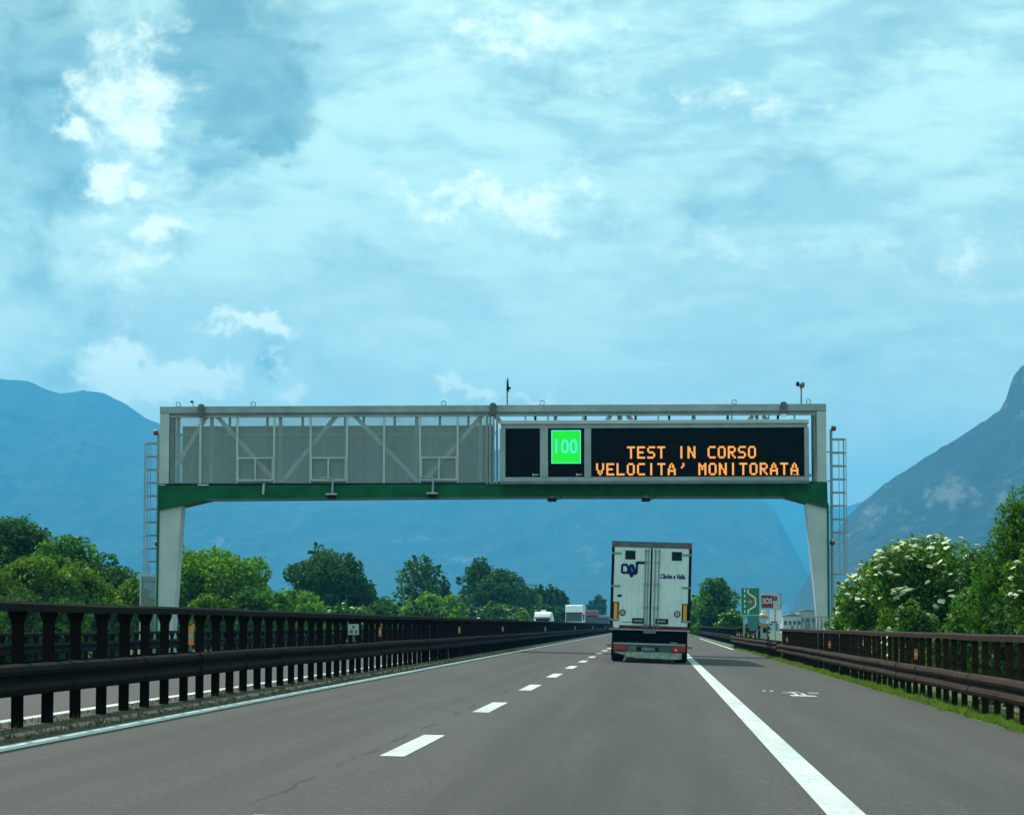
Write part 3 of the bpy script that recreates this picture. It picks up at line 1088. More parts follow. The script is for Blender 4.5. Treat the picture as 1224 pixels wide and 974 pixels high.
o_ = vms.location
text_part('speed_digits', '100', vms, (sx(677) - o_.x, YS + 0.004 - o_.y, sz(533) - o_.z), sx(690.5) - sx(664), sz(524) - sz(541.5), LED_W, offset=0.008)
for px in (641, 693, 953):
    sp('maker_plate', MB().box2((sx(px - 4.5), YS + 0.02, sz(568 if px < 900 else 568.6)), (sx(px - 2.6), YS + 0.028, sz(565.6 if px < 900 else 566.6))).box2((sx(px - 2), YS + 0.02, sz(567.3 if px < 900 else 568.3)), (sx(px + 2.4), YS + 0.028, sz(566.2 if px < 900 else 567.2))), GALV_L)


# ------------------------------------------------------------------ small gear on the gantry
def traffic_camera(px, py, arm, label):
    p = G(px, py)
    t = thing('traffic_camera', label, 'camera', (p.x, GY - 0.25, p.z - 0.12), 'traffic cameras under the gantry')
    obj('body', MB().box((0, 0, 0.10), (0.34 if arm else 0.36, 0.42, 0.15)), BLACK, t, bevel=0.02)
    if arm:
        obj('arm', MB().tube((0.02, 0.08, 0.25), (0.04, 0.12, 0.88), 0.045).tube((0.04, 0.12, 0.88), (-0.55, 0.16, 0.92), 0.03), GALV, t)
        obj('mount', MB().box((0, 0, 0.215), (0.46, 0.30, 0.06)), GALV_L, t)
    else:
        obj('cable', MB().tube((0.18, 0.05, 0.1), (0.34, 0.12, 0.16), 0.018).tube((0.34, 0.12, 0.16), (0.40, 0.2, 0.26), 0.018), BLACK, t)
        obj('mount', MB().box((0, 0.1, 0.22), (0.1, 0.2, 0.12)), GALV_D, t)


traffic_camera(397, 593.5, True, 'traffic camera on a bent arm under the green beam, below the middle hatch')
traffic_camera(517, 592.5, True, 'traffic camera on a bent arm under the green beam, below the hatch nearest the sign')
traffic_camera(660, 597, False, 'small black camera under the beam below the green 100 panel')
traffic_camera(772, 597, False, 'small black camera under the beam below the amber lettering')
# wind gear on the roof
p = G(606, 483)
t = thing('antenna', 'thin antenna mast on the gantry roof near the middle', 'antenna', (p.x, GY + 0.15, ZT))
obj('mast', MB().tube((0, 0, 0), (0, 0, 1.05), 0.03).tube((0.03, 0, 0.62), (0.10, 0, 0.55), 0.02), GALV_D, t)
obj('aerial', MB().tube((0.02, 0, 0.62), (0.03, 0, 1.15), 0.06, 0.02).ball((0.10, 0, 0.72), 0.06), BLACK, t)
p = G(958, 483)
t = thing('weather_sensor', 'weather sensor with two dark round heads on the gantry roof above the sign', 'sensor', (p.x, GY + 0.15, ZT))
obj('mast', MB().tube((0, 0, 0), (0, 0, 0.72), 0.03).tube((-0.12, 0, 0.80), (0.02, 0, 0.62), 0.02), GALV_D, t)
obj('head', MB().ball((-0.14, 0, 0.84), 0.10, sq=(0.8, 1, 1.1)), BLACK, t, smooth=True)
obj('head', MB().ball((0.05, 0, 0.80), 0.11, sq=(1, 1, 1.25)), GALV_D, t, smooth=True)
p = G(229, 484)
t = thing('roof_sensor', 'tiny sensor on a bent stalk on the gantry roof beside the first clamp', 'sensor', (p.x, GY + 0.15, ZT))
obj('stalk', MB().tube((0.06, 0, 0), (0, 0, 0.18), 0.015), GALV_D, t)
obj('head', MB().box((-0.01, 0, 0.2), (0.12, 0.1, 0.08)), BLACK, t)


# caged ladders
def ladder(px_pole, side, y_top, hoops, y_bot_hoop, label):
    base = Vector((gx(px_pole), GY + 0.6, -0.3))
    t = thing('ladder', label, 'ladder', base, 'caged ladders at the gantry legs')
    zt = gh(y_top) + 0.3
    H = zt
    for dy in (0.0, 0.45):
        obj('stile', MB().bar((0, dy, 0), (0, dy, H), 0.085), GALV, t)
    z = 0.4
    rung = MB().tube((0, 0.04, 0), (0, 0.41, 0), 0.016, n=6).mesh('rung', GALV)
    while z < H - 0.3:
        link('rung', rung, t, (0, 0, z))
        z += 0.3
    # U-shaped hoops reaching out from the stiles
    mb = MB()
    W = 0.62
    pts = [(0, 0.0)] + [(side * W * math.sin(a), 0.225 + 0.36 * -math.cos(a)) for a in [math.pi * k / 8 for k in range(9)]] + [(0, 0.45)]
    pts = [(0, 0.0), (side * 0.30, -0.10), (side * 0.52, -0.02), (side * 0.62, 0.225), (side * 0.52, 0.47), (side * 0.30, 0.55), (0, 0.45)]
    for a, b in zip(pts[:-1], pts[1:]):
        mb.bar((a[0], a[1], 0), (b[0], b[1], 0), 0.022, 0.06)
    hm = mb.mesh('hoop', GALV)
    for i in range(hoops):
        link('hoop', hm, t, (0, 0, gh(y_top + 12 + i * 15.9) + 0.3))
    zb = gh(y_bot_hoop) + 0.3
    link('hoop', hm, t, (0, 0, zb))
    for q in (pts[1], pts[2], pts[3], pts[4]):
        obj('cage_bar', MB().bar((q[0], q[1], zb), (q[0], q[1], gh(y_top + 12) + 0.3), 0.03), GALV, t)
    # warning lamps
    for yy in (y_top, 649):
        zz = gh(yy) + 0.3
        l = obj('warning_lamp', MB().ball((side * (0.10 if yy < 600 else 0) , -0.08, zz + 0.02), 0.115), RED, t, smooth=True)
        obj('lamp_cap', MB().ball((side * (0.10 if yy < 600 else 0), -0.08, zz + 0.10), 0.11, sq=(1, 1, 0.45)), GALV_L, l, smooth=True)
    for zz in (gh(540), gh(575), gh(612)):
        obj('wall_bracket', MB().bar((0, 0.2, zz + .3), (-side * 0.35, 0.2, zz + .3), 0.04), GALV, t)
    return t


lad = ladder(186, -1, 515, 11, 694, 'caged steel ladder standing at the gantry leg beyond the opposite carriageway')
ladder(995, 1, 513, 8, 686, 'caged steel ladder standing at the gantry leg beside the flowering elders')
# mesh enclosure at the foot of the left ladder
p = G(175, 722)
t = thing('ladder_cage', 'grey mesh enclosure at the foot of the ladder behind the median', 'cage', (p.x, GY + 0.4, -0.3))
zt = gh(687) + 0.3
obj('mesh_door', MB().box((0, 0, zt / 2), (0.60, 0.02, zt - 0.1)), MESH_C, t)
obj('mesh_side', MB().box((-0.33, 0.42, zt / 2), (0.02, 0.72, zt - 0.1)), MESH_C, t)
for xx in (-0.33, 0.33):
    obj('frame_post', MB().box((xx, -0.02, zt / 2), (0.06, 0.06, zt)), GALV_L, t)
obj('frame_top', MB().box((0, -0.02, zt + 0.035), (0.9, 0.06, 0.07)), GALV_L, t)
for xx in (-0.16, -0.02):
    obj('spike', MB().box((xx, -0.02, zt + 0.27), (0.03, 0.03, 0.4)), GALV, t)
# safety fence at the foot of the right leg
t = thing('safety_fence', 'teal steel railing at the foot of the gantry leg', 'fence', (gx(967.5), GY - 0.6, -0.35))
zf = gh(737.5) + 0.35
obj('top_rail', MB().box((0, 0, zf), (1.28, 0.06, 0.07)), GALV, t)
obj('bottom_rail', MB().box((0, 0, zf - 0.95), (1.28, 0.05, 0.05)), GALV, t)
for i in range(8):
    obj('baluster', MB().box((-0.58 + i * 0.165, 0, (zf - 0.04) / 2), (0.05, 0.045, zf - 0.08)), GALV_D, t)


# ------------------------------------------------------------------ lorry ahead
TY, TPX, TSC = 87.0, 775.0, F_PX / 87.0
tz0 = gz(-0.2) + 0.004
truck = thing('lorry', 'white box semi-trailer lorry with blue logo driving ahead in the right lane', 'lorry',
              ((TPX - VPX) / TSC, TY, tz0), rot=(0, R(1.75), R(0.3)))
TX = lambda p: (p - TPX) / TSC
TZ = lambda p: (791 - p) / TSC
DOOR = mat('trailer_white', (0.64, 0.74, 0.71), 0.42, col2=(0.56, 0.65, 0.62), vscale=1.1)
_Nd = Nodes(DOOR.node_tree)
_tc = _Nd.new('ShaderNodeTexCoord')
_st = _Nd.noise(_Nd.vmath('MULTIPLY', _tc.outputs['Object'], (9, 1, 0.7)), 1.6, 6, 0.65)
_bc = _Nd.n['Principled BSDF'].inputs['Base Color']
_src = _bc.links[0].from_socket
_Nd.put(_bc, _Nd.mix(_Nd.smooth(_st, 0.48, 0.70, 0, 0.45), _src, (0.33, 0.36, 0.32)))
FRAME = mat('trailer_black_frame', (0.006, 0.006, 0.007), 0.6, spec=0.1)
CHAS = mat('chassis_black', (0.003, 0.003, 0.003), 0.8, var=0.3, spec=0.05)
STEEL = mat('lock_rod_steel', (0.17, 0.23, 0.215), 0.4, 0.2)
LAMP_R = mat('tail_lamp_red', (0.40, 0.012, 0.012), 0.25, var=0.4, vscale=8)
LAMP_ON = mat('tail_lamp_lit', (0.5, 0.02, 0.02), 0.25, emit=(1.0, 0.06, 0.04), estr=0.35)
GRIME = mat('dirty_bumper', (0.42, 0.46, 0.38), 0.7, col2=(0.20, 0.26, 0.19), vscale=4)


def tp(name, mb, m, parent=truck, **kw):
    return obj(name, mb, m, parent, **kw)


HW = 1.275
Zt, Zf = 3.84, 1.06
body = tp('body', MB().box2((-HW, 0.06, Zf), (HW, 13.6, Zt)), WHITE, bevel=0.03)
# rear frame: dark uprights and header
for s in (-1, 1):
    tp('frame_post', MB().box2((s * HW, 0.0, Zf), (s * (HW - 0.085), 0.12, Zt - 0.19)), FRAME)
tp('frame_header', MB().box2((-HW, -0.005, Zt - 0.185), (HW, 0.12, Zt)), mat('header_grey', (0.11, 0.125, 0.125), 0.5, col2=(0.06, 0.065, 0.065), vscale=4))
for s in (-1, 1):
    tp('marker_lamp', MB().box2((s * (HW - 0.05), -0.03, Zt - 0.15), (s * (HW - 0.17), -0.006, Zt - 0.06)), LAMP_R)
DT, DB = Zt - 0.195, 1.17
for s in (-1, 1):
    xa, xb = (-HW + 0.088, -0.03) if s < 0 else (0.03, HW - 0.088)
    d = tp('door', MB().box2((xa, -0.01, DB), (xb, 0.05, DT)), DOOR, bevel=0.008)
    # lock rods, two per leaf
    for off in ((0.10, 0.19) if s < 0 else (0.12, 0.24)):
        xx = s * off
        tp('lock_rod', MB().tube((xx, -0.04, DB - 0.06), (xx, -0.04, DT - 0.02), 0.018, n=8), STEEL, d)
        for zz in (DB + 0.05, 1.75, 2.5, 3.2, DT - 0.1):
            tp('rod_guide', MB().box((xx, -0.035, zz), (0.07, 0.05, 0.05)), STEEL, d)
    hx = s * 0.37
    tp('latch_handle', MB().box2((hx - 0.20, -0.05, TZ(744.5)), (hx + 0.20, -0.012, TZ(738.5))), BLACK, d)
    tp('latch_grip', MB().box2((hx - 0.15, -0.065, TZ(742.8)), (hx + 0.13, -0.051, TZ(740.4))), STEEL, d)
    # vent grille
    vx = -0.68 if s < 0 else 0.80
    v_ = tp('vent', MB().box2((vx - 0.16, -0.018, TZ(669)), (vx + 0.16, -0.0105, TZ(658.5))), mat('vent_green', (0.003, 0.016, 0.011), 0.6, spec=0.1), d)
    for k in range(4):
        tp('louvre', MB().box2((vx - 0.13, -0.026, TZ(667.3 - k * 2.3)), (vx + 0.13, -0.0185, TZ(666.4 - k * 2.3))), mat('louvre', (0.010, 0.034, 0.026), 0.6, spec=0.1), v_)
    # hinges
    for zz in (TZ(662), TZ(701), TZ(741)):
        tp('hinge', MB().box2((s * (HW + 0.012), -0.03, zz - 0.03), (s * (HW - 0.30), -0.012, zz + 0.03)), STEEL, d)
    # speed disc
    dx_ = -0.885 if s < 0 else 0.86
    dz_ = TZ(732.5)
    tp('speed_disc', MB().tube((dx_, -0.016, dz_), (dx_, -0.0105, dz_), 0.105, n=20), BLACK, d)
    tp('disc_face', MB().tube((dx_, -0.021, dz_), (dx_, -0.0165, dz_), 0.068, n=18), GALV_L, d)
    tp('disc_number', MB().box((dx_, -0.024, dz_), (0.05, 0.004, 0.05)), mat('disc_brown', (0.16, 0.08, 0.05), 0.6), d)
    # long amber reflector
    rx = s * 1.105
    tp('reflector_frame', MB().box2((rx - 0.10, -0.022, TZ(742)), (rx + 0.10, -0.0125, TZ(720))), BLACK, d)
    tp('reflector', MB().box2((rx - 0.055, -0.032, TZ(740.5)), (rx + 0.055, -0.0225, TZ(721.2))), YELLOW, d)
tp('door_seal', MB().box2((-0.028, 0.0, DB), (0.028, 0.055, DT)), BLACK)
# lettering and logo
text_part('lettering', 'Clarke e Valle.', truck, (0.69, -0.016, 2.76), 0.80, 0.16, BLUE, shear=0.35, offset=0.036)


def stroke(pts, w):
    mb = MB()
    for a, b in zip(pts[:-1], pts[1:]):
        mb.bar((a[0], 0, a[1]), (b[0], 0, b[1]), w, 0.006, up=(0, 1, 0))
    for a in pts:
        mb.tube((a[0], -0.003, a[1]), (a[0], 0.003, a[1]), w / 2, n=10)
    return mb


# monogram: loop, crossing diagonals, flag at the upper right (photo crop units -> metres)
cu = lambda a, b: ((a - 600) / 1224 * 35 / TSC - 0.63, 2.96 - (b - 500) / 944 * 27 / TSC)
lg = [[cu(470, 660), cu(230, 660), cu(200, 620), cu(200, 380), cu(240, 330), cu(400, 330), cu(585, 800)],
      [cu(430, 640), cu(560, 340), cu(640, 340), cu(700, 480), cu(745, 600)],
      [cu(640, 780), cu(500, 430)], [cu(620, 640), cu(700, 690), cu(780, 680), cu(815, 600), cu(815, 250), cu(850, 225), cu(1100, 225)],
      [cu(740, 640), cu(600, 380)]]
mb = MB()
for q, pts in enumerate(lg):
    s_ = stroke(pts, 0.076 if q != 3 else 0.082)
    s_.v = [(p[0], p[1] - 0.0145 - 0.0015 * q, p[2]) for p in s_.v]
    mb.add(s_.v, s_.f)
tp('logo', mb, BLUE)
tp('sticker', MB().box2((TX(735.5), -0.0165, TZ(714)), (TX(740.5), -0.0125, TZ(711.2))), BLUE)
tp('sticker', MB().box2((TX(742), -0.0165, TZ(744)), (TX(752), -0.0125, TZ(743))), GALV_D)
# sill with red strip, chassis, lamp board, bumper
tp('sill', MB().box2((-HW, -0.02, 1.065), (HW, 0.1, 1.155)), mat('sill_red', (0.20, 0.018, 0.02), 0.4, col2=(0.10, 0.01, 0.012), vscale=5, spec=0.15))
tp('sill_trim', MB().box2((-HW, -0.03, 1.02), (HW, 0.08, 1.06)), GALV)
tp('white_tab', MB().box2((-1.16, -0.028, 1.09), (-0.98, -0.021, 1.18)), WHITE)
tp('latch_bracket', MB().box2((-0.20, -0.05, 0.93), (0.20, -0.031, 1.045)), GALV_D)
tp('chassis', MB().box2((-1.18, 0.1, 0.62), (1.18, 13.0, 1.05)), CHAS)
tp('warning_label', MB().box2((TX(767), 0.09, 0.86), (TX(784), 0.098, 0.92)), mat('label_ochre', (0.42, 0.27, 0.08), 0.6, col2=(0.05, 0.04, 0.03), vscale=14))
tp('apron', MB().box2((-1.14, 0.055, 0.60), (1.14, 0.095, 0.93)), CHAS)
tp('cross_bar', MB().box2((-1.15, -0.06, 0.565), (1.15, 0.05, 0.62)), GALV)
tp('lamp_board', MB().box2((-1.15, -0.03, 0.34), (1.15, 0.05, 0.56)), mat('lamp_board', (0.06, 0.08, 0.075), 0.6))
for s in (-1, 1):
    l = tp('tail_lamp', MB().box2((s * 0.72, -0.075, 0.365), (s * 1.14, -0.031, 0.545)), LAMP_R, bevel=0.015)
    tp('lamp_segment', MB().box2((s * 0.80, -0.082, 0.39), (s * 0.88, -0.0755, 0.46)), LAMP_ON if s > 0 else LAMP_R, l)
    tp('side_marker', MB().bar((s * 1.15, -0.02, 0.50), (s * 1.36, -0.05, 0.52), 0.05), LAMP_R)
    tp('mudguard_edge', MB().box2((s * 1.13, 0.0, 0.2), (s * 1.20, 0.12, 0.98)), CHAS)
pt = tp('number_plate', MB().box2((-0.40, -0.055, 0.365), (0.30, -0.031, 0.50)), mat('plate_dark', (0.008, 0.016, 0.022), 0.6, spec=0.1))
text_part('plate_characters', '07REDKX', pt, (-0.03, -0.059, 0.432), 0.42, 0.10, GALV_L, offset=0.01)
tp('maker_plate', MB().box2((-0.66, -0.045, 0.37), (-0.42, -0.031, 0.53)), GALV_D)
tp('name_plate', MB().box2((0.66, 0.045, 0.64), (0.90, 0.0545, 0.665)), GALV)
# pale spray flap with a ragged lower edge
tp('spray_flap', MB().prism_y([(-1.10, 0.335), (-1.10, 0.29), (-0.72, 0.21), (-0.50, 0.18), (-0.48, 0.14), (1.02, 0.13), (1.04, 0.335)], -0.02, 0.01), GRIME)


def wheel(parent, x, y, r=0.50, w=0.28, z=None, nm='wheel'):
    z = r if z is None else z
    wv = []
    # tyre with rounded shoulders
    prof = [(-w / 2, r * 0.62), (-w / 2, r * 0.9), (-w * 0.36, r), (w * 0.36, r), (w / 2, r * 0.9), (w / 2, r * 0.62)]
    n = 20
    mb = MB()
    for i in range(n):
        a = 2 * math.pi * i / n
        mb.v += [(x + p[0], y + p[1] * math.cos(a), z + p[1] * math.sin(a)) for p in prof]
    k = len(prof)
    for i in range(n):
        j = (i + 1) % n
        mb.f += [(i * k + q, i * k + q + 1, j * k + q + 1, j * k + q) for q in range(k - 1)]
    t_ = obj('wheel', mb, RUBBER, parent, smooth=True)
    obj('rim', MB().tube((x - w * 0.42, y, z), (x + w * 0.42, y, z), r * 0.61, n=16), GALV_D, t_)
    return t_


for ax in (1.35, 2.66, 3.97):
    for s in (-1, 1):
        wheel(truck, s * 1.02, ax, 0.50, 0.38)
for s in (-1, 1):
    tp('mudflap', MB().box2((s * 0.82, 0.70, 0.16), (s * 1.22, 0.72, 0.60)), RUBBER)
# the tractor unit in front
tp('cab', MB().prism_x([(14.1, 0.55), (14.1, 3.55), (14.5, 3.75), (15.7, 3.45), (16.35, 2.3), (16.4, 0.45), (14.3, 0.45)], -1.22, 1.22), WHITE, bevel=0.05)
tp('tractor_chassis', MB().box2((-0.45, 12.2, 0.55), (0.45, 15.0, 0.9)), CHAS)
for ax in (11.9, 15.5):
    for s in (-1, 1):
        wheel(truck, s * 1.02, ax, 0.50, 0.36)


# ------------------------------------------------------------------ oncoming vehicles
GLASS = mat('windscreen', (0.015, 0.028, 0.034), 0.12, spec=0.6)


def ground_opp(x):
    return gz(x) + 0.003


def oncoming_truck(px, width_m, Y, H, paint, label, dark_low=True):
    x = (px - VPX) * Y / F_PX
    t = thing('lorry', label, 'lorry', (x, Y, ground_opp(x)), 'oncoming vehicles')
    w = width_m / 2
    obj('cab', MB().prism_x([(0.0, 0.45), (-0.02, 1.3), (0.10, 2.9), (0.55, H - 0.1), (0.9, H), (2.2, H), (2.2, 0.45)], -w, w), paint, t, bevel=0.05)
    obj('windscreen', MB().prism_x([(-0.045, 1.62), (0.045, 2.72), (0.12, 2.72), (0.03, 1.62)], -w + 0.12, w - 0.12), GLASS, t)
    obj('sun_visor', MB().box2((-w + 0.05, -0.14, 2.78), (w - 0.05, 0.06, 2.92)), BLACK, t)
    obj('grille', MB().box2((-w + 0.3, -0.05, 0.75), (w - 0.3, 0.02, 1.45)), BLACK, t)
    obj('bumper', MB().box2((-w, -0.10, 0.30), (w, 0.3, 0.72)), CHAS if dark_low else paint, t, bevel=0.03)
    for s in (-1, 1):
        obj('headlight', MB().box2((s * (w - 0.05), -0.13, 0.48), (s * (w - 0.5), -0.105, 0.66)), GALV_L, t)
        obj('mirror', MB().box2((s * (w + 0.05), 0.0, 1.75), (s * (w + 0.25), 0.12, 2.65)), BLACK, t)
        wheel(t, s * (w - 0.2), 1.1, 0.5, 0.32)
        wheel(t, s * (w - 0.2), 9.0, 0.5, 0.36)
        wheel(t, s * (w - 0.2), 10.3, 0.5, 0.36)
    obj('trailer', MB().box2((-w, 2.5, 1.05), (w, 14.5, H - 0.02)), paint, t)
    obj('number_plate', MB().box2((-0.26, -0.115, 0.42), (0.26, -0.102, 0.54)), GALV_L, t)


oncoming_truck(686, 2.5, 392, 3.98, WHITE, 'white oncoming lorry seen above the median guardrail')
oncoming_truck(706.5, 2.45, 530, 3.95, mat('lorry_red', (0.27, 0.035, 0.05), 0.45, col2=(0.12, 0.03, 0.04), vscale=1.5), 'dark red oncoming lorry behind the white one')
oncoming_truck(721.5, 2.45, 690, 3.6, mat('lorry_teal', (0.05, 0.11, 0.14), 0.45), 'small dark blue lorry far off behind the red one')

x = (648.5 - VPX) * 338 / F_PX
t = thing('motorhome', 'white oncoming motorhome with a roof box, above the median guardrail', 'motorhome', (x, 338, ground_opp(x)), 'oncoming vehicles')
obj('body', MB().prism_y([(-1.15, 0.5), (-1.17, 1.8), (-0.98, 2.62), (-0.85, 2.74), (0.85, 2.74), (0.98, 2.62), (1.17, 1.8), (1.15, 0.5)], 0.9, 6.6), WHITE, t, bevel=0.05)
obj('overcab', MB().prism_x([(0.05, 1.95), (-0.25, 2.1), (0.1, 2.5), (0.9, 2.72), (0.9, 1.9)], -1.0, 1.0), WHITE, t, bevel=0.05)
obj('bonnet', MB().prism_x([(-0.9, 0.45), (-0.85, 1.0), (-0.2, 1.2), (0.9, 1.9), (0.9, 0.45)], -0.95, 0.95), WHITE, t, bevel=0.05)
obj('windscreen', MB().prism_x([(-0.24, 1.22), (0.3, 1.86), (0.36, 1.80), (-0.16, 1.16)], -0.85, 0.85), GLASS, t)
obj('roof_box', MB().prism_x([(2.4, 2.73), (2.5, 2.95), (3.6, 2.95), (3.7, 2.73)], -0.32, 0.32), WHITE, t, bevel=0.03)
obj('grille', MB().box2((-0.5, -0.93, 0.6), (0.5, -0.895, 0.85)), BLACK, t)
for s in (-1, 1):
    obj('headlight', MB().box2((s * 0.55, -0.92, 0.72), (s * 0.88, -0.88, 0.92)), GALV_L, t)
    obj('mirror', MB().box2((s * 1.05, 0.15, 1.2), (s * 1.22, 0.25, 1.55)), BLACK, t)
    wheel(t, s * 0.9, -0.1, 0.34, 0.22)
    wheel(t, s * 0.9, 4.6, 0.34, 0.22)


# ------------------------------------------------------------------ emergency lay-by signs
def sign_post(t, x, h, r=0.035):
    obj('pole', MB().tube((x, 0.05, 0), (x, 0.05, h), r), GALV, t)


YL = 158.0
p = at(897, 735, YL)
sw, sh = 22.0 * YL / F_PX, 32.5 * YL / F_PX
t = thing('lay_by_sign', 'green emergency lay-by sign with white line diagram and small red SOS', 'sign', (p.x, YL, gz(5.4) - 0.05))
zb = p.z - t.location.z
obj('panel', MB().box2((-sw / 2, 0, zb), (sw / 2, 0.03, zb + sh)), SIGN_G, t)
mb = MB()
for a, b in (((-sw / 2, zb), (sw / 2, zb + .03)), ((-sw / 2, zb + sh - .03), (sw / 2, zb + sh)), ((-sw / 2, zb + .03), (-sw / 2 + .025, zb + sh - .03)), ((sw / 2 - .025, zb + .03), (sw / 2, zb + sh - .03))):
    mb.box2((a[0], -0.008, a[1]), (b[0], -0.001, b[1]))
obj('border', mb, mat('sign_border', (0.15, 0.5, 0.42), 0.4), t)
for k in range(5):
    z0 = zb + sh * (0.08 + k * 0.19)
    obj('dash', MB().box2((-sw * 0.30 - .035, -0.008, z0), (-sw * 0.30 + .035, -0.001, z0 + sh * 0.10)), WHITE, t)
pts = [(-sw * 0.12, zb + sh * 0.05), (-sw * 0.12, zb + sh * 0.17), (sw * 0.28, zb + sh * 0.34), (sw * 0.28, zb + sh * 0.62), (-sw * 0.12, zb + sh * 0.80), (-sw * 0.12, zb + sh * 0.94)]
mb = MB()
for a, b in zip(pts[:-1], pts[1:]):
    mb.bar((a[0], -0.005, a[1]), (b[0], -0.005, b[1]), 0.075, 0.006, up=(0, 1, 0))
obj('outline', mb, WHITE, t)
rp = obj('red_plate', MB().box2((-sw * 0.13, -0.008, zb + sh * 0.42), (sw * 0.13, -0.001, zb + sh * 0.55)), RED, t)
text_part('lettering', 'SOS', rp, (0, -0.011, zb + sh * 0.485), sw * 0.2, sh * 0.08, WHITE)
for s in (-0.35, 0.35):
    sign_post(t, s * sw, zb + sh * 0.9)
pts = [(-sw * .22, zb - .03), (sw * .5, zb - .03), (sw * .36, zb - .9), (-sw * .05, zb - .9)]
obj('lower_panel', MB().prism_y(pts, 0.0, 0.03), mat('panel_teal', (0.03, 0.16, 0.14), 0.5), t)

YO = 150.0
p = at(917, 744, YO)
t = thing('sos_sign', 'white sign board with dark red SOS panel beside the lay-by sign', 'sign', (p.x + 0.10, YO, gz(5.6) - 0.05))
o0 = t.location
bx = lambda q: at(q, 720, YO).x - o0.x
bz = lambda q: at(917, q, YO).z - o0.z
obj('board', MB().box2((bx(909.5), 0, bz(727.5)), (bx(933), 0.05, bz(708.5))), mat('board_grey', (0.50, 0.53, 0.53), 0.5, var=0.25, vscale=3), t)
obj('board_edge', MB().box2((bx(933.05), -0.01, bz(727.5)), (bx(934), 0.05, bz(708.5))), GALV_D, t)
rp = obj('red_panel', MB().box2((bx(910.3), -0.02, bz(726)), (bx(924), -0.002, bz(711.3))), mat('sos_red', (0.17, 0.008, 0.018), 0.45), t)
text_part('lettering', 'SOS', rp, (bx(917.3), -0.026, bz(718)), bx(923) - bx(911.7), bz(714.8) - bz(721.4), WHITE, offset=0.012)
obj('round_emblem', MB().ring((bx(926.5), -0.012, bz(715)), 0.13, 0.06, 16, 'y', 0.012), mat('emblem_navy', (0.02, 0.03, 0.12), 0.5), t)
obj('emblem_core', MB().tube((bx(926.5), -0.016, bz(715)), (bx(926.5), -0.004, bz(715)), 0.068, n=14), mat('emblem_red', (0.25, 0.08, 0.16), 0.5), t)
obj('white_board', MB().box2((bx(920), 0.06, bz(745)), (bx(934.5), 0.10, bz(728.5))), WHITE, t)
obj('dark_strip', MB().box2((bx(921.5), 0.03, bz(744)), (bx(929), 0.055, bz(742.6))), BLACK, t)
for q in (926.5,):
    sign_post(t, bx(q), bz(709))
sign_post(t, bx(913), bz(712))

YP = 148.0
p = at(913, 746, YP)
t = thing('emergency_phone', 'orange-topped emergency phone post below the SOS board', 'phone', (p.x, YP, gz(5.5) - 0.03))
o0 = t.location
px_ = lambda q: at(q, 740, YP).x - o0.x
pz = lambda q: at(913, q, YP).z - o0.z
obj('beacon', MB().ball((0, 0, pz(735.5)), 0.245, 14, 8, (1, 1, 0.62)), mat('beacon_orange', (0.75, 0.38, 0.06), 0.4), t, smooth=True)
obj('cap', MB().tube((0, 0, pz(731.5)), (0, 0, pz(728.5)), 0.12), WHITE, t)
obj('column', MB().box2((-0.17, -0.12, 0), (0.17, 0.12, pz(747))), GALV, t, bevel=0.02)
obj('collar', MB().box2((-0.24, -0.16, pz(748)), (0.24, 0.16, pz(744.8))), mat('collar_ochre', (0.36, 0.20, 0.05), 0.5), t)
for s in (-0.16, 0.0, 0.16):
    obj('strut', MB().tube((s, 0, pz(745)), (s, 0, pz(738)), 0.018), GALV, t)
obj('handset_panel', MB().box2((-0.05, -0.135, pz(756)), (0.15, -0.122, pz(750))), BLACK, t)

# far industrial buildings in the haze
CONC = mat('pale_concrete', (0.50, 0.50, 0.48), 0.7, var=0.2, vscale=0.3)


def shed(px0, px1, ytop, Y, dep, label, m=CONC, bays=4):
    a, b = at(px0, ytop, Y), at(px1, ytop, Y)
    cx = (a.x + b.x) / 2
    w = b.x - a.x
    h = a.z + 0.6
    t = thing('building', label, 'building', (cx, Y, -0.6), 'far industrial buildings')
    obj('wall', MB().box2((-w / 2, 0, 0), (w / 2, dep, h - 0.5)), m, t)
    obj('roof', MB().prism_y([(-w / 2 - .2, h - 0.5), (0, h), (w / 2 + .2, h - 0.5), (w / 2 + .2, h - 0.56), (-w / 2 - .2, h - 0.56)], -0.2, dep + .2), GALV_D, t)
    for i in range(bays):
        xx = -w / 2 + w * (i + 0.5) / bays
        obj('window', MB().box2((xx - w / bays * .3, -0.05, h * .42), (xx + w / bays * .3, -0.005, h * .62)), GLASS, t)
    obj('door', MB().box2((-w * .08, -0.05, 0.0), (w * .08, -0.006, h * .38)), GALV_D, t)
    return t


shed(936, 958, 733, 640, 18, 'pale low warehouse in the haze behind the SOS board')
shed(955, 976, 728, 760, 20, 'taller grey hall in the haze behind the gantry leg', mat('hall_grey', (0.34, 0.36, 0.37), 0.7, var=0.2, vscale=.2), 3)
shed(918, 938, 738, 900, 16, 'distant whitish shed between the SOS board and the warehouse', bays=3)


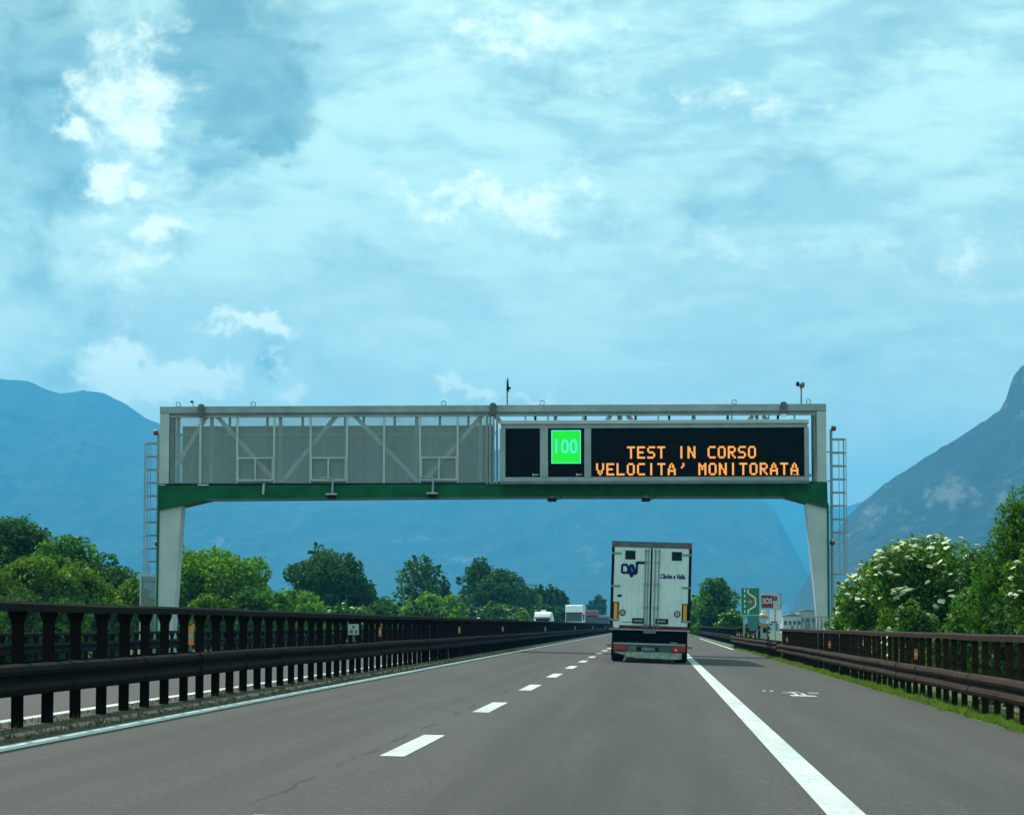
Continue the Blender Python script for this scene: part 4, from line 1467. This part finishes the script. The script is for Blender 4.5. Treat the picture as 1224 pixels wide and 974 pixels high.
# ------------------------------------------------------------------ vegetation
def leaf_cloud(name, centres, normals, size, material, parent, aspect=0.55, jitter=0.9):
    """one mesh of many small folded leaf faces"""
    n = len(centres)
    c = np.asarray(centres)
    nr = np.asarray(normals) + rng.normal(0, jitter, (n, 3))
    nr /= np.linalg.norm(nr, axis=1, keepdims=True) + 1e-9
    r = rng.normal(0, 1, (n, 3))
    a = np.cross(nr, r)
    a /= np.linalg.norm(a, axis=1, keepdims=True) + 1e-9
    b = np.cross(nr, a)
    s = (size * rng.uniform(0.6, 1.35, n))[:, None]
    a = a * s * 0.5
    b = b * s * 0.5 * aspect
    fold = nr * s * 0.10
    v = np.empty((n, 4, 3))
    v[:, 0] = c - a
    v[:, 1] = c + b + fold
    v[:, 2] = c + a
    v[:, 3] = c - b + fold
    me = bpy.data.meshes.new(name)
    me.vertices.add(n * 4)
    me.vertices.foreach_set('co', v.ravel())
    me.loops.add(n * 4)
    me.loops.foreach_set('vertex_index', np.arange(n * 4, dtype=np.int32))
    me.polygons.add(n)
    me.polygons.foreach_set('loop_start', np.arange(n, dtype=np.int32) * 4)
    me.polygons.foreach_set('loop_total', np.full(n, 4, dtype=np.int32))
    me.materials.append(material)
    me.update(calc_edges=True)
    return link(name, me, parent)


def lobes_for(shape, w, h, z0, n):
    """ellipsoid lobes filling a crown outline"""
    L = []
    for i in range(n):
        for _ in range(40):
            x, y, z = rng.uniform(-1, 1, 3)
            t = (z + 1) / 2
            if shape == 'round':
                lim = math.sqrt(max(0, 1 - z * z)) * (0.92 if z > 0 else 1.0)
            elif shape == 'column':
                lim = 0.85 * (1 - abs(z) ** 3) * (1.0 - 0.45 * t)
            elif shape == 'cone':
                lim = (1.0 - t) ** 0.8 * 0.95 + 0.04
            elif shape == 'airy':
                lim = math.sqrt(max(0, 1 - z * z))
            else:  # bush: broad to the ground
                lim = math.sqrt(max(0, 1 - max(z, -0.2) ** 2))
            if x * x + y * y < lim * lim:
                break
        rr = rng.uniform(0.12, 0.24) * (0.8 if shape in ('airy', 'column', 'cone') else 1)
        L.append((x * (w / 2) * 0.86, y * (w / 2) * 0.86, z0 + h * (0.06 + 0.86 * (z + 1) / 2), rr * w * rng.uniform(0.8, 1.2), rr * min(h, w * 1.4) * rng.uniform(0.6, 0.95)))
    return L


def tree(name, label, cx, Y, base, w, H, leaf, material, shape='round', trunk=0.25, nl=18, dens=1.0, cat='tree', group=None, flowers=0, fsize=0.17, top_twigs=6):
    t = thing(name, label, cat, (cx, Y, base), group)
    z0 = H * trunk
    ch = H - z0
    L = lobes_for(shape, w, ch, z0, int(nl * 1.7))
    # a couple of lobes pinned to the top so the height reads right
    tx = rng.uniform(-.08, .08) * w
    L.append((tx, 0, H - 0.13 * ch, 0.17 * w, 0.13 * ch))
    L.append((tx * 1.6, 0, H - 0.30 * ch, 0.25 * w, 0.17 * ch))
    L.append((-tx, 0.05 * w, H - 0.42 * ch, 0.30 * w, 0.2 * ch))
    # uneven outline: small sprays of foliage standing out of the crown
    for _ in range(9 if w > 2 else 4):
        a_, e_ = rng.uniform(0, 6.28), rng.uniform(-0.1, 1.2)
        rr_ = rng.uniform(0.06, 0.12) * w
        k_ = rng.uniform(0.82, 1.0) * (0.75 if shape == 'column' else 1)
        L.append((math.cos(a_) * math.cos(e_) * w * 0.5 * k_, math.sin(a_) * math.cos(e_) * w * 0.5 * k_,
                  z0 + ch * (0.42 + 0.50 * math.sin(e_)), rr_, rr_ * rng.uniform(0.6, 1.1)))
    # trunk and limbs
    mb = MB()
    tr = max(0.05, 0.020 * H)
    mid = Vector((rng.uniform(-.05, .05) * w, rng.uniform(-.05, .05) * w, max(z0, 0.35 * H)))
    mb.tube((0, 0, -0.3), mid * 0.5, tr, tr * 0.8, 7)
    mb.tube(mid * 0.5, mid, tr * 0.8, tr * 0.6, 7)
    tips = []
    for l in L[:12] + L[-6:]:
        tip = Vector((l[0], l[1], l[2]))
        k = mid.lerp(tip, 0.5) + Vector((0, 0, -0.04 * H))
        mb.tube(mid * rng.uniform(0.75, 1.0), k, tr * 0.42, tr * 0.25, 5, False)
        mb.tube(k, tip, tr * 0.25, tr * 0.08, 5, False)
        tips.append(tip)
    obj('trunk' if cat == 'tree' else 'stem', mb, BARK, t)
    C, Nn = [], []
    area = leaf * leaf * 0.55 * 0.5
    for (x, y, z, rx, rz) in L:
        surf = 4 * math.pi * (rx * rx * 2 + rx * rz * 0 + rz * rx) / 3
        n = int(np.clip(dens * 0.85 * surf / area, 40, 9000))
        d = rng.normal(0, 1, (n, 3))
        d /= np.linalg.norm(d, axis=1, keepdims=True)
        # clumping: keep leaves where a coarse noise is high so holes open up
        rad = rng.uniform(0.55, 1.12, n) ** 0.6
        p = np.stack([x + d[:, 0] * rx * rad, y + d[:, 1] * rx * rad, z + d[:, 2] * rz * rad], 1)
        f1 = np.sin(p[:, 0] * 2.9 / w * 4 + z) * np.sin(p[:, 1] * 3.3 / w * 4 + x) * np.sin(p[:, 2] * 3.1 / w * 4 + y)
        keep = (f1 + rng.uniform(-0.6, 0.75, n)) > -0.15
        keep &= p[:, 2] > 0.02
        C.append(p[keep])
        Nn.append(d[keep] * 0.8 + np.array([0, 0, 0.5]))
    # twigs sticking out of the outline
    for _ in range(top_twigs * 3):
        l = L[rng.integers(len(L))]
        d = Vector(rng.normal(0, 1, 3)); d.z = abs(d.z) * 1.3; d.normalize()
        st = Vector((l[0] + d.x * l[3], l[1] + d.y * l[3], l[2] + d.z * l[4]))
        m = 16
        q = np.array([list(st + d * (0.07 * w * (i / m)) + Vector(rng.normal(0, 0.012 * w, 3))) for i in range(m)])
        C.append(q)
        Nn.append(np.tile(np.array([0, 0, 1.0]), (m, 1)))
    C = np.concatenate(C); Nn = np.concatenate(Nn)
    leaf_cloud('crown' if cat == 'tree' else 'foliage', C, Nn, leaf, material, t)
    if flowers:
        fm = umbel_meshes
        done = 0
        # flat heads sit on the upper, outer side of the lobes
        while done < flowers:
            l = L[rng.integers(len(L))]
            d = Vector(rng.normal(0, 1, 3))
            d.y -= 0.8
            d.z = abs(d.z) * 0.9 + 0.15
            d.normalize()
            q = Vector((l[0] + d.x * l[3] * 1.15, l[1] + d.y * l[3] * 1.15, l[2] + d.z * l[4] * 1.15))
            if q.z < 0.5 or q.y > 0.12 * w or any(((q.x - m[0]) / m[3]) ** 2 + ((q.y - m[1]) / m[3]) ** 2 + ((q.z - m[2]) / m[4]) ** 2 < 1.0 for m in L if m is not l):
                done += 0.006
                continue
            o = link('flower_head', fm[rng.integers(len(fm))], t, q)
            o.rotation_euler = (rng.normal(0.3, 0.25), rng.normal(0, 0.25), rng.uniform(0, 6.28))
            s = fsize * rng.uniform(0.65, 1.25)
            o.scale = (s, s, s)
            done += 1
    return t


# elder flower heads: a shallow dome of many small florets (unit diameter)
umbel_meshes = []
for k in range(4):
    mb = MB()
    nr_ = 14
    mb.v = [(0, 0, 0.19)]
    for r_, z_ in ((0.17, 0.18), (0.33, 0.13), (0.47, 0.05)):
        mb.v += [(r_ * k_ * math.cos(2 * math.pi * i / nr_), r_ * k_ * math.sin(2 * math.pi * i / nr_), z_ + rng.uniform(-.045, .045))
                 for i in range(nr_) for k_ in (rng.uniform(0.75, 1.2),)]
    mb.v.append((0, 0, -0.06))
    mb.f = [(0, 1 + i, 1 + (i + 1) % nr_) for i in range(nr_)]
    for q_ in range(2):
        mb.f += [(1 + q_ * nr_ + i, 1 + (q_ + 1) * nr_ + i, 1 + (q_ + 1) * nr_ + (i + 1) % nr_, 1 + q_ * nr_ + (i + 1) % nr_) for i in range(nr_)]
    mb.f += [(1 + 2 * nr_ + (i + 1) % nr_, 1 + 2 * nr_ + i, 1 + 3 * nr_) for i in range(nr_)]
    umbel_meshes.append(mb.mesh('flower_head', FLOWER))


def ptree(name, label, px, ytop, wpx, Y, base=-0.5, **kw):
    """tree placed by its photo column and top; its distance comes from where it stands"""
    p = at(px, ytop, Y)
    leaf = kw.pop('leaf', max(0.10, 5.2 * Y / F_PX))
    return tree(name, label, p.x, Y, base, wpx * (1.14 if px < 700 else 1.0) * Y / F_PX, p.z - base, leaf, kw.pop('material', LEAF_MID), **kw)


# beyond the opposite carriageway, from near to far
ptree('tree', 'feathery dark tree towering over the bushes beyond the opposite carriageway', 22, 622, 120, 150, material=LEAF_DARK, shape='round', trunk=0.1, nl=26, dens=0.9, top_twigs=60)
ptree('tree', 'mid green tree with a sloping top beside the feathery dark tree', 80, 646, 95, 142, material=LEAF_MID, trunk=0.1, nl=20, top_twigs=12)
ptree('tree', 'dark rounded tree close behind the ladder enclosure', 132, 660, 72, 150, material=LEAF_DARK, trunk=0.08, nl=18, top_twigs=10)
ptree('bush', 'light green leafy bush in front of the feathery dark tree', 30, 666, 130, 122, material=LEAF_OLIVE, shape='bush', trunk=0.02, nl=26, cat='bush', top_twigs=10)
ptree('bush', 'light green leafy bush in front of the sloping-topped tree', 95, 672, 90, 124, material=LEAF_OLIVE, shape='bush', trunk=0.02, nl=20, cat='bush')
ptree('bush', 'olive bush right behind the mesh enclosure of the ladder', 160, 684, 50, 132, material=LEAF_OLIVE, shape='bush', trunk=0.02, nl=12, cat='bush')
ptree('tree', 'bright green broad tree right next to the far gantry leg', 266, 654, 128, 172, material=LEAF_BRIGHT, shape='bush', trunk=0.06, nl=34, dens=1.1, top_twigs=16)
ptree('bush', 'bright green low bush below the tall bluish tree', 362, 706, 78, 200, material=LEAF_BRIGHT, shape='bush', trunk=0.02, nl=16, cat='bush')
ptree('tree', 'tall dark bluish tree with two tops between the bright tree and the airy one', 392, 656, 92, 265, material=LEAF_DARK, trunk=0.1, nl=26, dens=1.1)
ptree('tree', 'narrow top of a dark tree rising beside the tall bluish tree', 378, 649, 44, 275, material=LEAF_DARK, trunk=0.2, nl=12)
ptree('bush', 'dark bush at the foot of the tall bluish tree', 440, 702, 46, 270, material=LEAF_DARK, shape='bush', trunk=0.05, nl=12, cat='bush')
ptree('bush', 'elder bush with white flowers behind the small marker plate', 408, 722, 44, 180, material=LEAF_MID, shape='bush', trunk=0.02, nl=9, cat='bush', flowers=26, fsize=0.30)
ptree('bush', 'mid green bush between the bluish tree and the airy tree', 462, 712, 36, 290, material=LEAF_MID, shape='bush', trunk=0.02, nl=10, cat='bush')
ptree('tree', 'airy tree with see-through crown and visible trunk', 502, 664, 62, 350, material=LEAF_DARK, shape='airy', trunk=0.24, nl=20, dens=0.40, top_twigs=8)
ptree('tree', 'slim dark tree beside the airy tree', 533, 692, 22, 350, material=LEAF_DARK, shape='column', trunk=0.12, nl=9)
ptree('bush', 'bright bush at the foot of the airy tree', 520, 709, 70, 300, material=LEAF_BRIGHT, shape='bush', trunk=0.02, nl=18, cat='bush')
ptree('bush', 'bright bush left of the airy tree trunk', 484, 715, 30, 310, material=LEAF_MID, shape='bush', trunk=0.02, nl=9, cat='bush')
ptree('tree', 'tall dark tree with a pointed round top beyond the oncoming traffic', 576, 665, 50, 400, material=LEAF_DARK, trunk=0.12, nl=18)
ptree('tree', 'broad dark tree leaning against the pointed one', 598, 684, 66, 395, material=LEAF_DARK, trunk=0.08, nl=20)
ptree('tree', 'dark tree above the motorhome', 624, 698, 40, 420, material=LEAF_MID, trunk=0.08, nl=14)
ptree('bush', 'elder bush with white flowers in front of the dark trees', 586, 722, 50, 340, material=LEAF_MID, shape='bush', trunk=0.02, nl=10, cat='bush', flowers=20, fsize=0.36)
ptree('bush', 'pale green flowering bush beside the motorhome', 624, 726, 22, 345, material=LEAF_BRIGHT, shape='bush', trunk=0.02, nl=6, cat='bush', flowers=14, fsize=0.36)
for i, (px, yt, wd) in enumerate(((640, 703, 14), (647, 699, 13), (656, 697, 14), (664, 701, 13), (672, 704, 13))):
    ptree('poplar', 'slim dark poplar in the row behind the motorhome', px, yt, wd + 6, 480 + 6 * i, material=LEAF_DARK, shape='column', trunk=0.06, nl=12, group='poplars in a row', dens=1.1)
ptree('tree', 'hazy blue-green tree in the gap behind the red lorry', 714, 711, 27, 900, material=LEAF_DARK, shape='bush', trunk=0.05, nl=12)
ptree('bush', 'low hazy bush far off behind the white lorry', 694, 730, 30, 800, material=LEAF_DARK, shape='bush', trunk=0.02, nl=8, cat='bush')
for (px, Y, wd, yt, where) in ((-30, 112, 90, 676, 'at the outer end of the row'), (20, 98, 70, 712, 'below the feathery dark tree'),
                        (75, 100, 70, 716, 'below the sloping-topped tree'), (125, 104, 60, 712, 'just short of the ladder enclosure'), (250, 150, 60, 708, 'beside the far gantry leg'),
                        (300, 158, 60, 700, 'in front of the bright broad tree'), (330, 168, 50, 708, 'between bright tree and bright bush'),
                        (452, 250, 40, 722, 'in front of the dark bush'), (545, 310, 46, 722, 'between airy and pointed trees'),
                        (605, 380, 40, 722, 'in front of the broad dark tree'), (650, 440, 30, 722, 'under the first poplars'), (668, 470, 24, 724, 'under the last poplars'),
                        (430, 215, 46, 724, 'next to the elder by the marker plate'), (500, 260, 46, 724, 'in front of the airy tree')):
    ptree('bush', 'low green bush by the opposite guardrail, ' + where, px, yt, wd, Y, material=[LEAF_MID, LEAF_OLIVE, LEAF_DARK][int(px) % 3],
          shape='bush', trunk=0.02, nl=12, cat='bush', group='low bushes along the opposite carriageway')

# our side
ptree('tree', 'round green tree beside the green lay-by sign', 858, 692, 56, 318, material=LEAF_MID, shape='bush', trunk=0.08, nl=22, dens=1.2)
ptree('tree', 'low green tree spreading at the foot of the round tree', 838, 712, 50, 330, material=LEAF_BRIGHT, shape='bush', trunk=0.06, nl=16)
ptree('bush', 'low leafy bush with pale flowers behind the lay-by sign', 874, 727, 40, 240, material=LEAF_MID, shape='bush', trunk=0.02, nl=12, cat='bush', flowers=18, fsize=0.2)
ptree('bush', 'low bush behind the emergency phone', 905, 742, 34, 210, material=LEAF_DARK, shape='bush', trunk=0.02, nl=9, cat='bush')
ptree('bush', 'small elder bush with white flowers at the foot of the gantry leg', 1008, 720, 46, 90, base=-0.3, material=LEAF_ELDER, shape='bush', trunk=0.02, nl=14, cat='bush', leaf=0.13, flowers=55, fsize=0.2)
ptree('bush', 'elder bush with many white flowers, second from the gantry leg', 1054, 668, 108, 77, base=-0.35, material=LEAF_ELDER, shape='bush', trunk=0.05, nl=26, cat='bush', leaf=0.12, flowers=200, fsize=0.185, top_twigs=14)
ptree('bush', 'big elder bush with white flowers and a raised leafy tip', 1118, 642, 150, 68, base=-0.35, material=LEAF_ELDER, shape='bush', trunk=0.05, nl=34, cat='bush', leaf=0.11, flowers=270, fsize=0.175, top_twigs=16)
ptree('bush', 'dark leafy bush with few flowers between the big elder and the tall tree', 1168, 655, 90, 60, base=-0.35, material=LEAF_DARK, shape='bush', trunk=0.05, nl=24, cat='bush', leaf=0.10, flowers=12, fsize=0.18)
ptree('tree', 'tall fine-leaved green tree next to the elder bushes', 1222, 580, 122, 52, base=-0.4, material=LEAF_MID, shape='bush', trunk=0.04, nl=44, leaf=0.085, dens=0.9, top_twigs=24)
ptree('bush', 'cream-flowering bush in front of the tall fine-leaved tree', 1222, 650, 60, 47, base=-0.4, material=LEAF_OLIVE, shape='bush', trunk=0.04, nl=18, cat='bush', leaf=0.09, flowers=40, fsize=0.12)
for (px, Y, wd, yt, where) in ((1030, 84, 50, 730, 'between the two smaller elders'), (1090, 66, 70, 715, 'under the big elder'), (1150, 56, 70, 712, 'under the dark leafy bush'),
                               (1200, 46, 80, 720, 'under the tall fine-leaved tree'), (1260, 42, 80, 690, 'beyond the cream-flowering bush'), (1290, 40, 120, 640, 'tallest, at the end of the hedge')):
    ptree('bush', 'green undergrowth behind the brown guardrail, ' + where, px, yt, wd, Y, base=-0.35, material=LEAF_MID if px % 20 else LEAF_DARK, shape='bush', trunk=0.02, nl=14,
          cat='bush', leaf=0.10, group='undergrowth behind the brown guardrail')


# ------------------------------------------------------------------ grass
def grass(name, label, n, xfun, ya, yb, h0, h1, material):
    y = ya + (yb - ya) * rng.uniform(0, 1, n) ** 1.5
    x = xfun(y, n)
    z = np.array([gz(a) + 0.015 if a > -5.78 else 0.17 for a in x])
    # tufts: shrink blades outside noise patches
    patch = np.array([mnoise.noise(Vector((a * 2.5, b * 0.9, 0))) for a, b in zip(x, y)])
    h = rng.uniform(h0, h1, n) * np.clip(0.65 + patch, 0.25, 1.3)
    lean = rng.normal(0, 0.35, (n, 2)) * h[:, None]
    wd = rng.uniform(0.008, 0.02, n)
    th = rng.uniform(0, 3.14, n)
    v = np.empty((n, 3, 3))
    v[:, 0] = np.stack([x - wd * np.cos(th), y - wd * np.sin(th), z], 1)
    v[:, 1] = np.stack([x + wd * np.cos(th), y + wd * np.sin(th), z], 1)
    v[:, 2] = np.stack([x + lean[:, 0], y + lean[:, 1], z + h], 1)
    me = bpy.data.meshes.new(name)
    me.vertices.add(n * 3)
    me.vertices.foreach_set('co', v.ravel())
    me.loops.add(n * 3)
    me.loops.foreach_set('vertex_index', np.arange(n * 3, dtype=np.int32))
    me.polygons.add(n)
    me.polygons.foreach_set('loop_start', np.arange(n, dtype=np.int32) * 3)
    me.polygons.foreach_set('loop_total', np.full(n, 3, dtype=np.int32))
    me.materials.append(material)
    me.update(calc_edges=True)
    o = link(name, me)
    return tag(o, label, 'grass', kind='stuff')


grass('grass', 'bright green grass along the foot of the brown guardrail', 60000, lambda y, n: 4.42 + np.abs(rng.normal(0, 0.34, n)) - 0.12 * np.array([max(0, mnoise.noise(Vector((0, a * 0.6, 3)))) for a in y]), 22, 165, 0.03, 0.12, GRASS_M)
grass('dry_grass', 'sparse dry grass on the median strip', 11000, lambda y, n: -6.24 + rng.normal(0, 0.26, n).clip(-.5, .5), 14, 130, 0.02, 0.09, DRY_M)
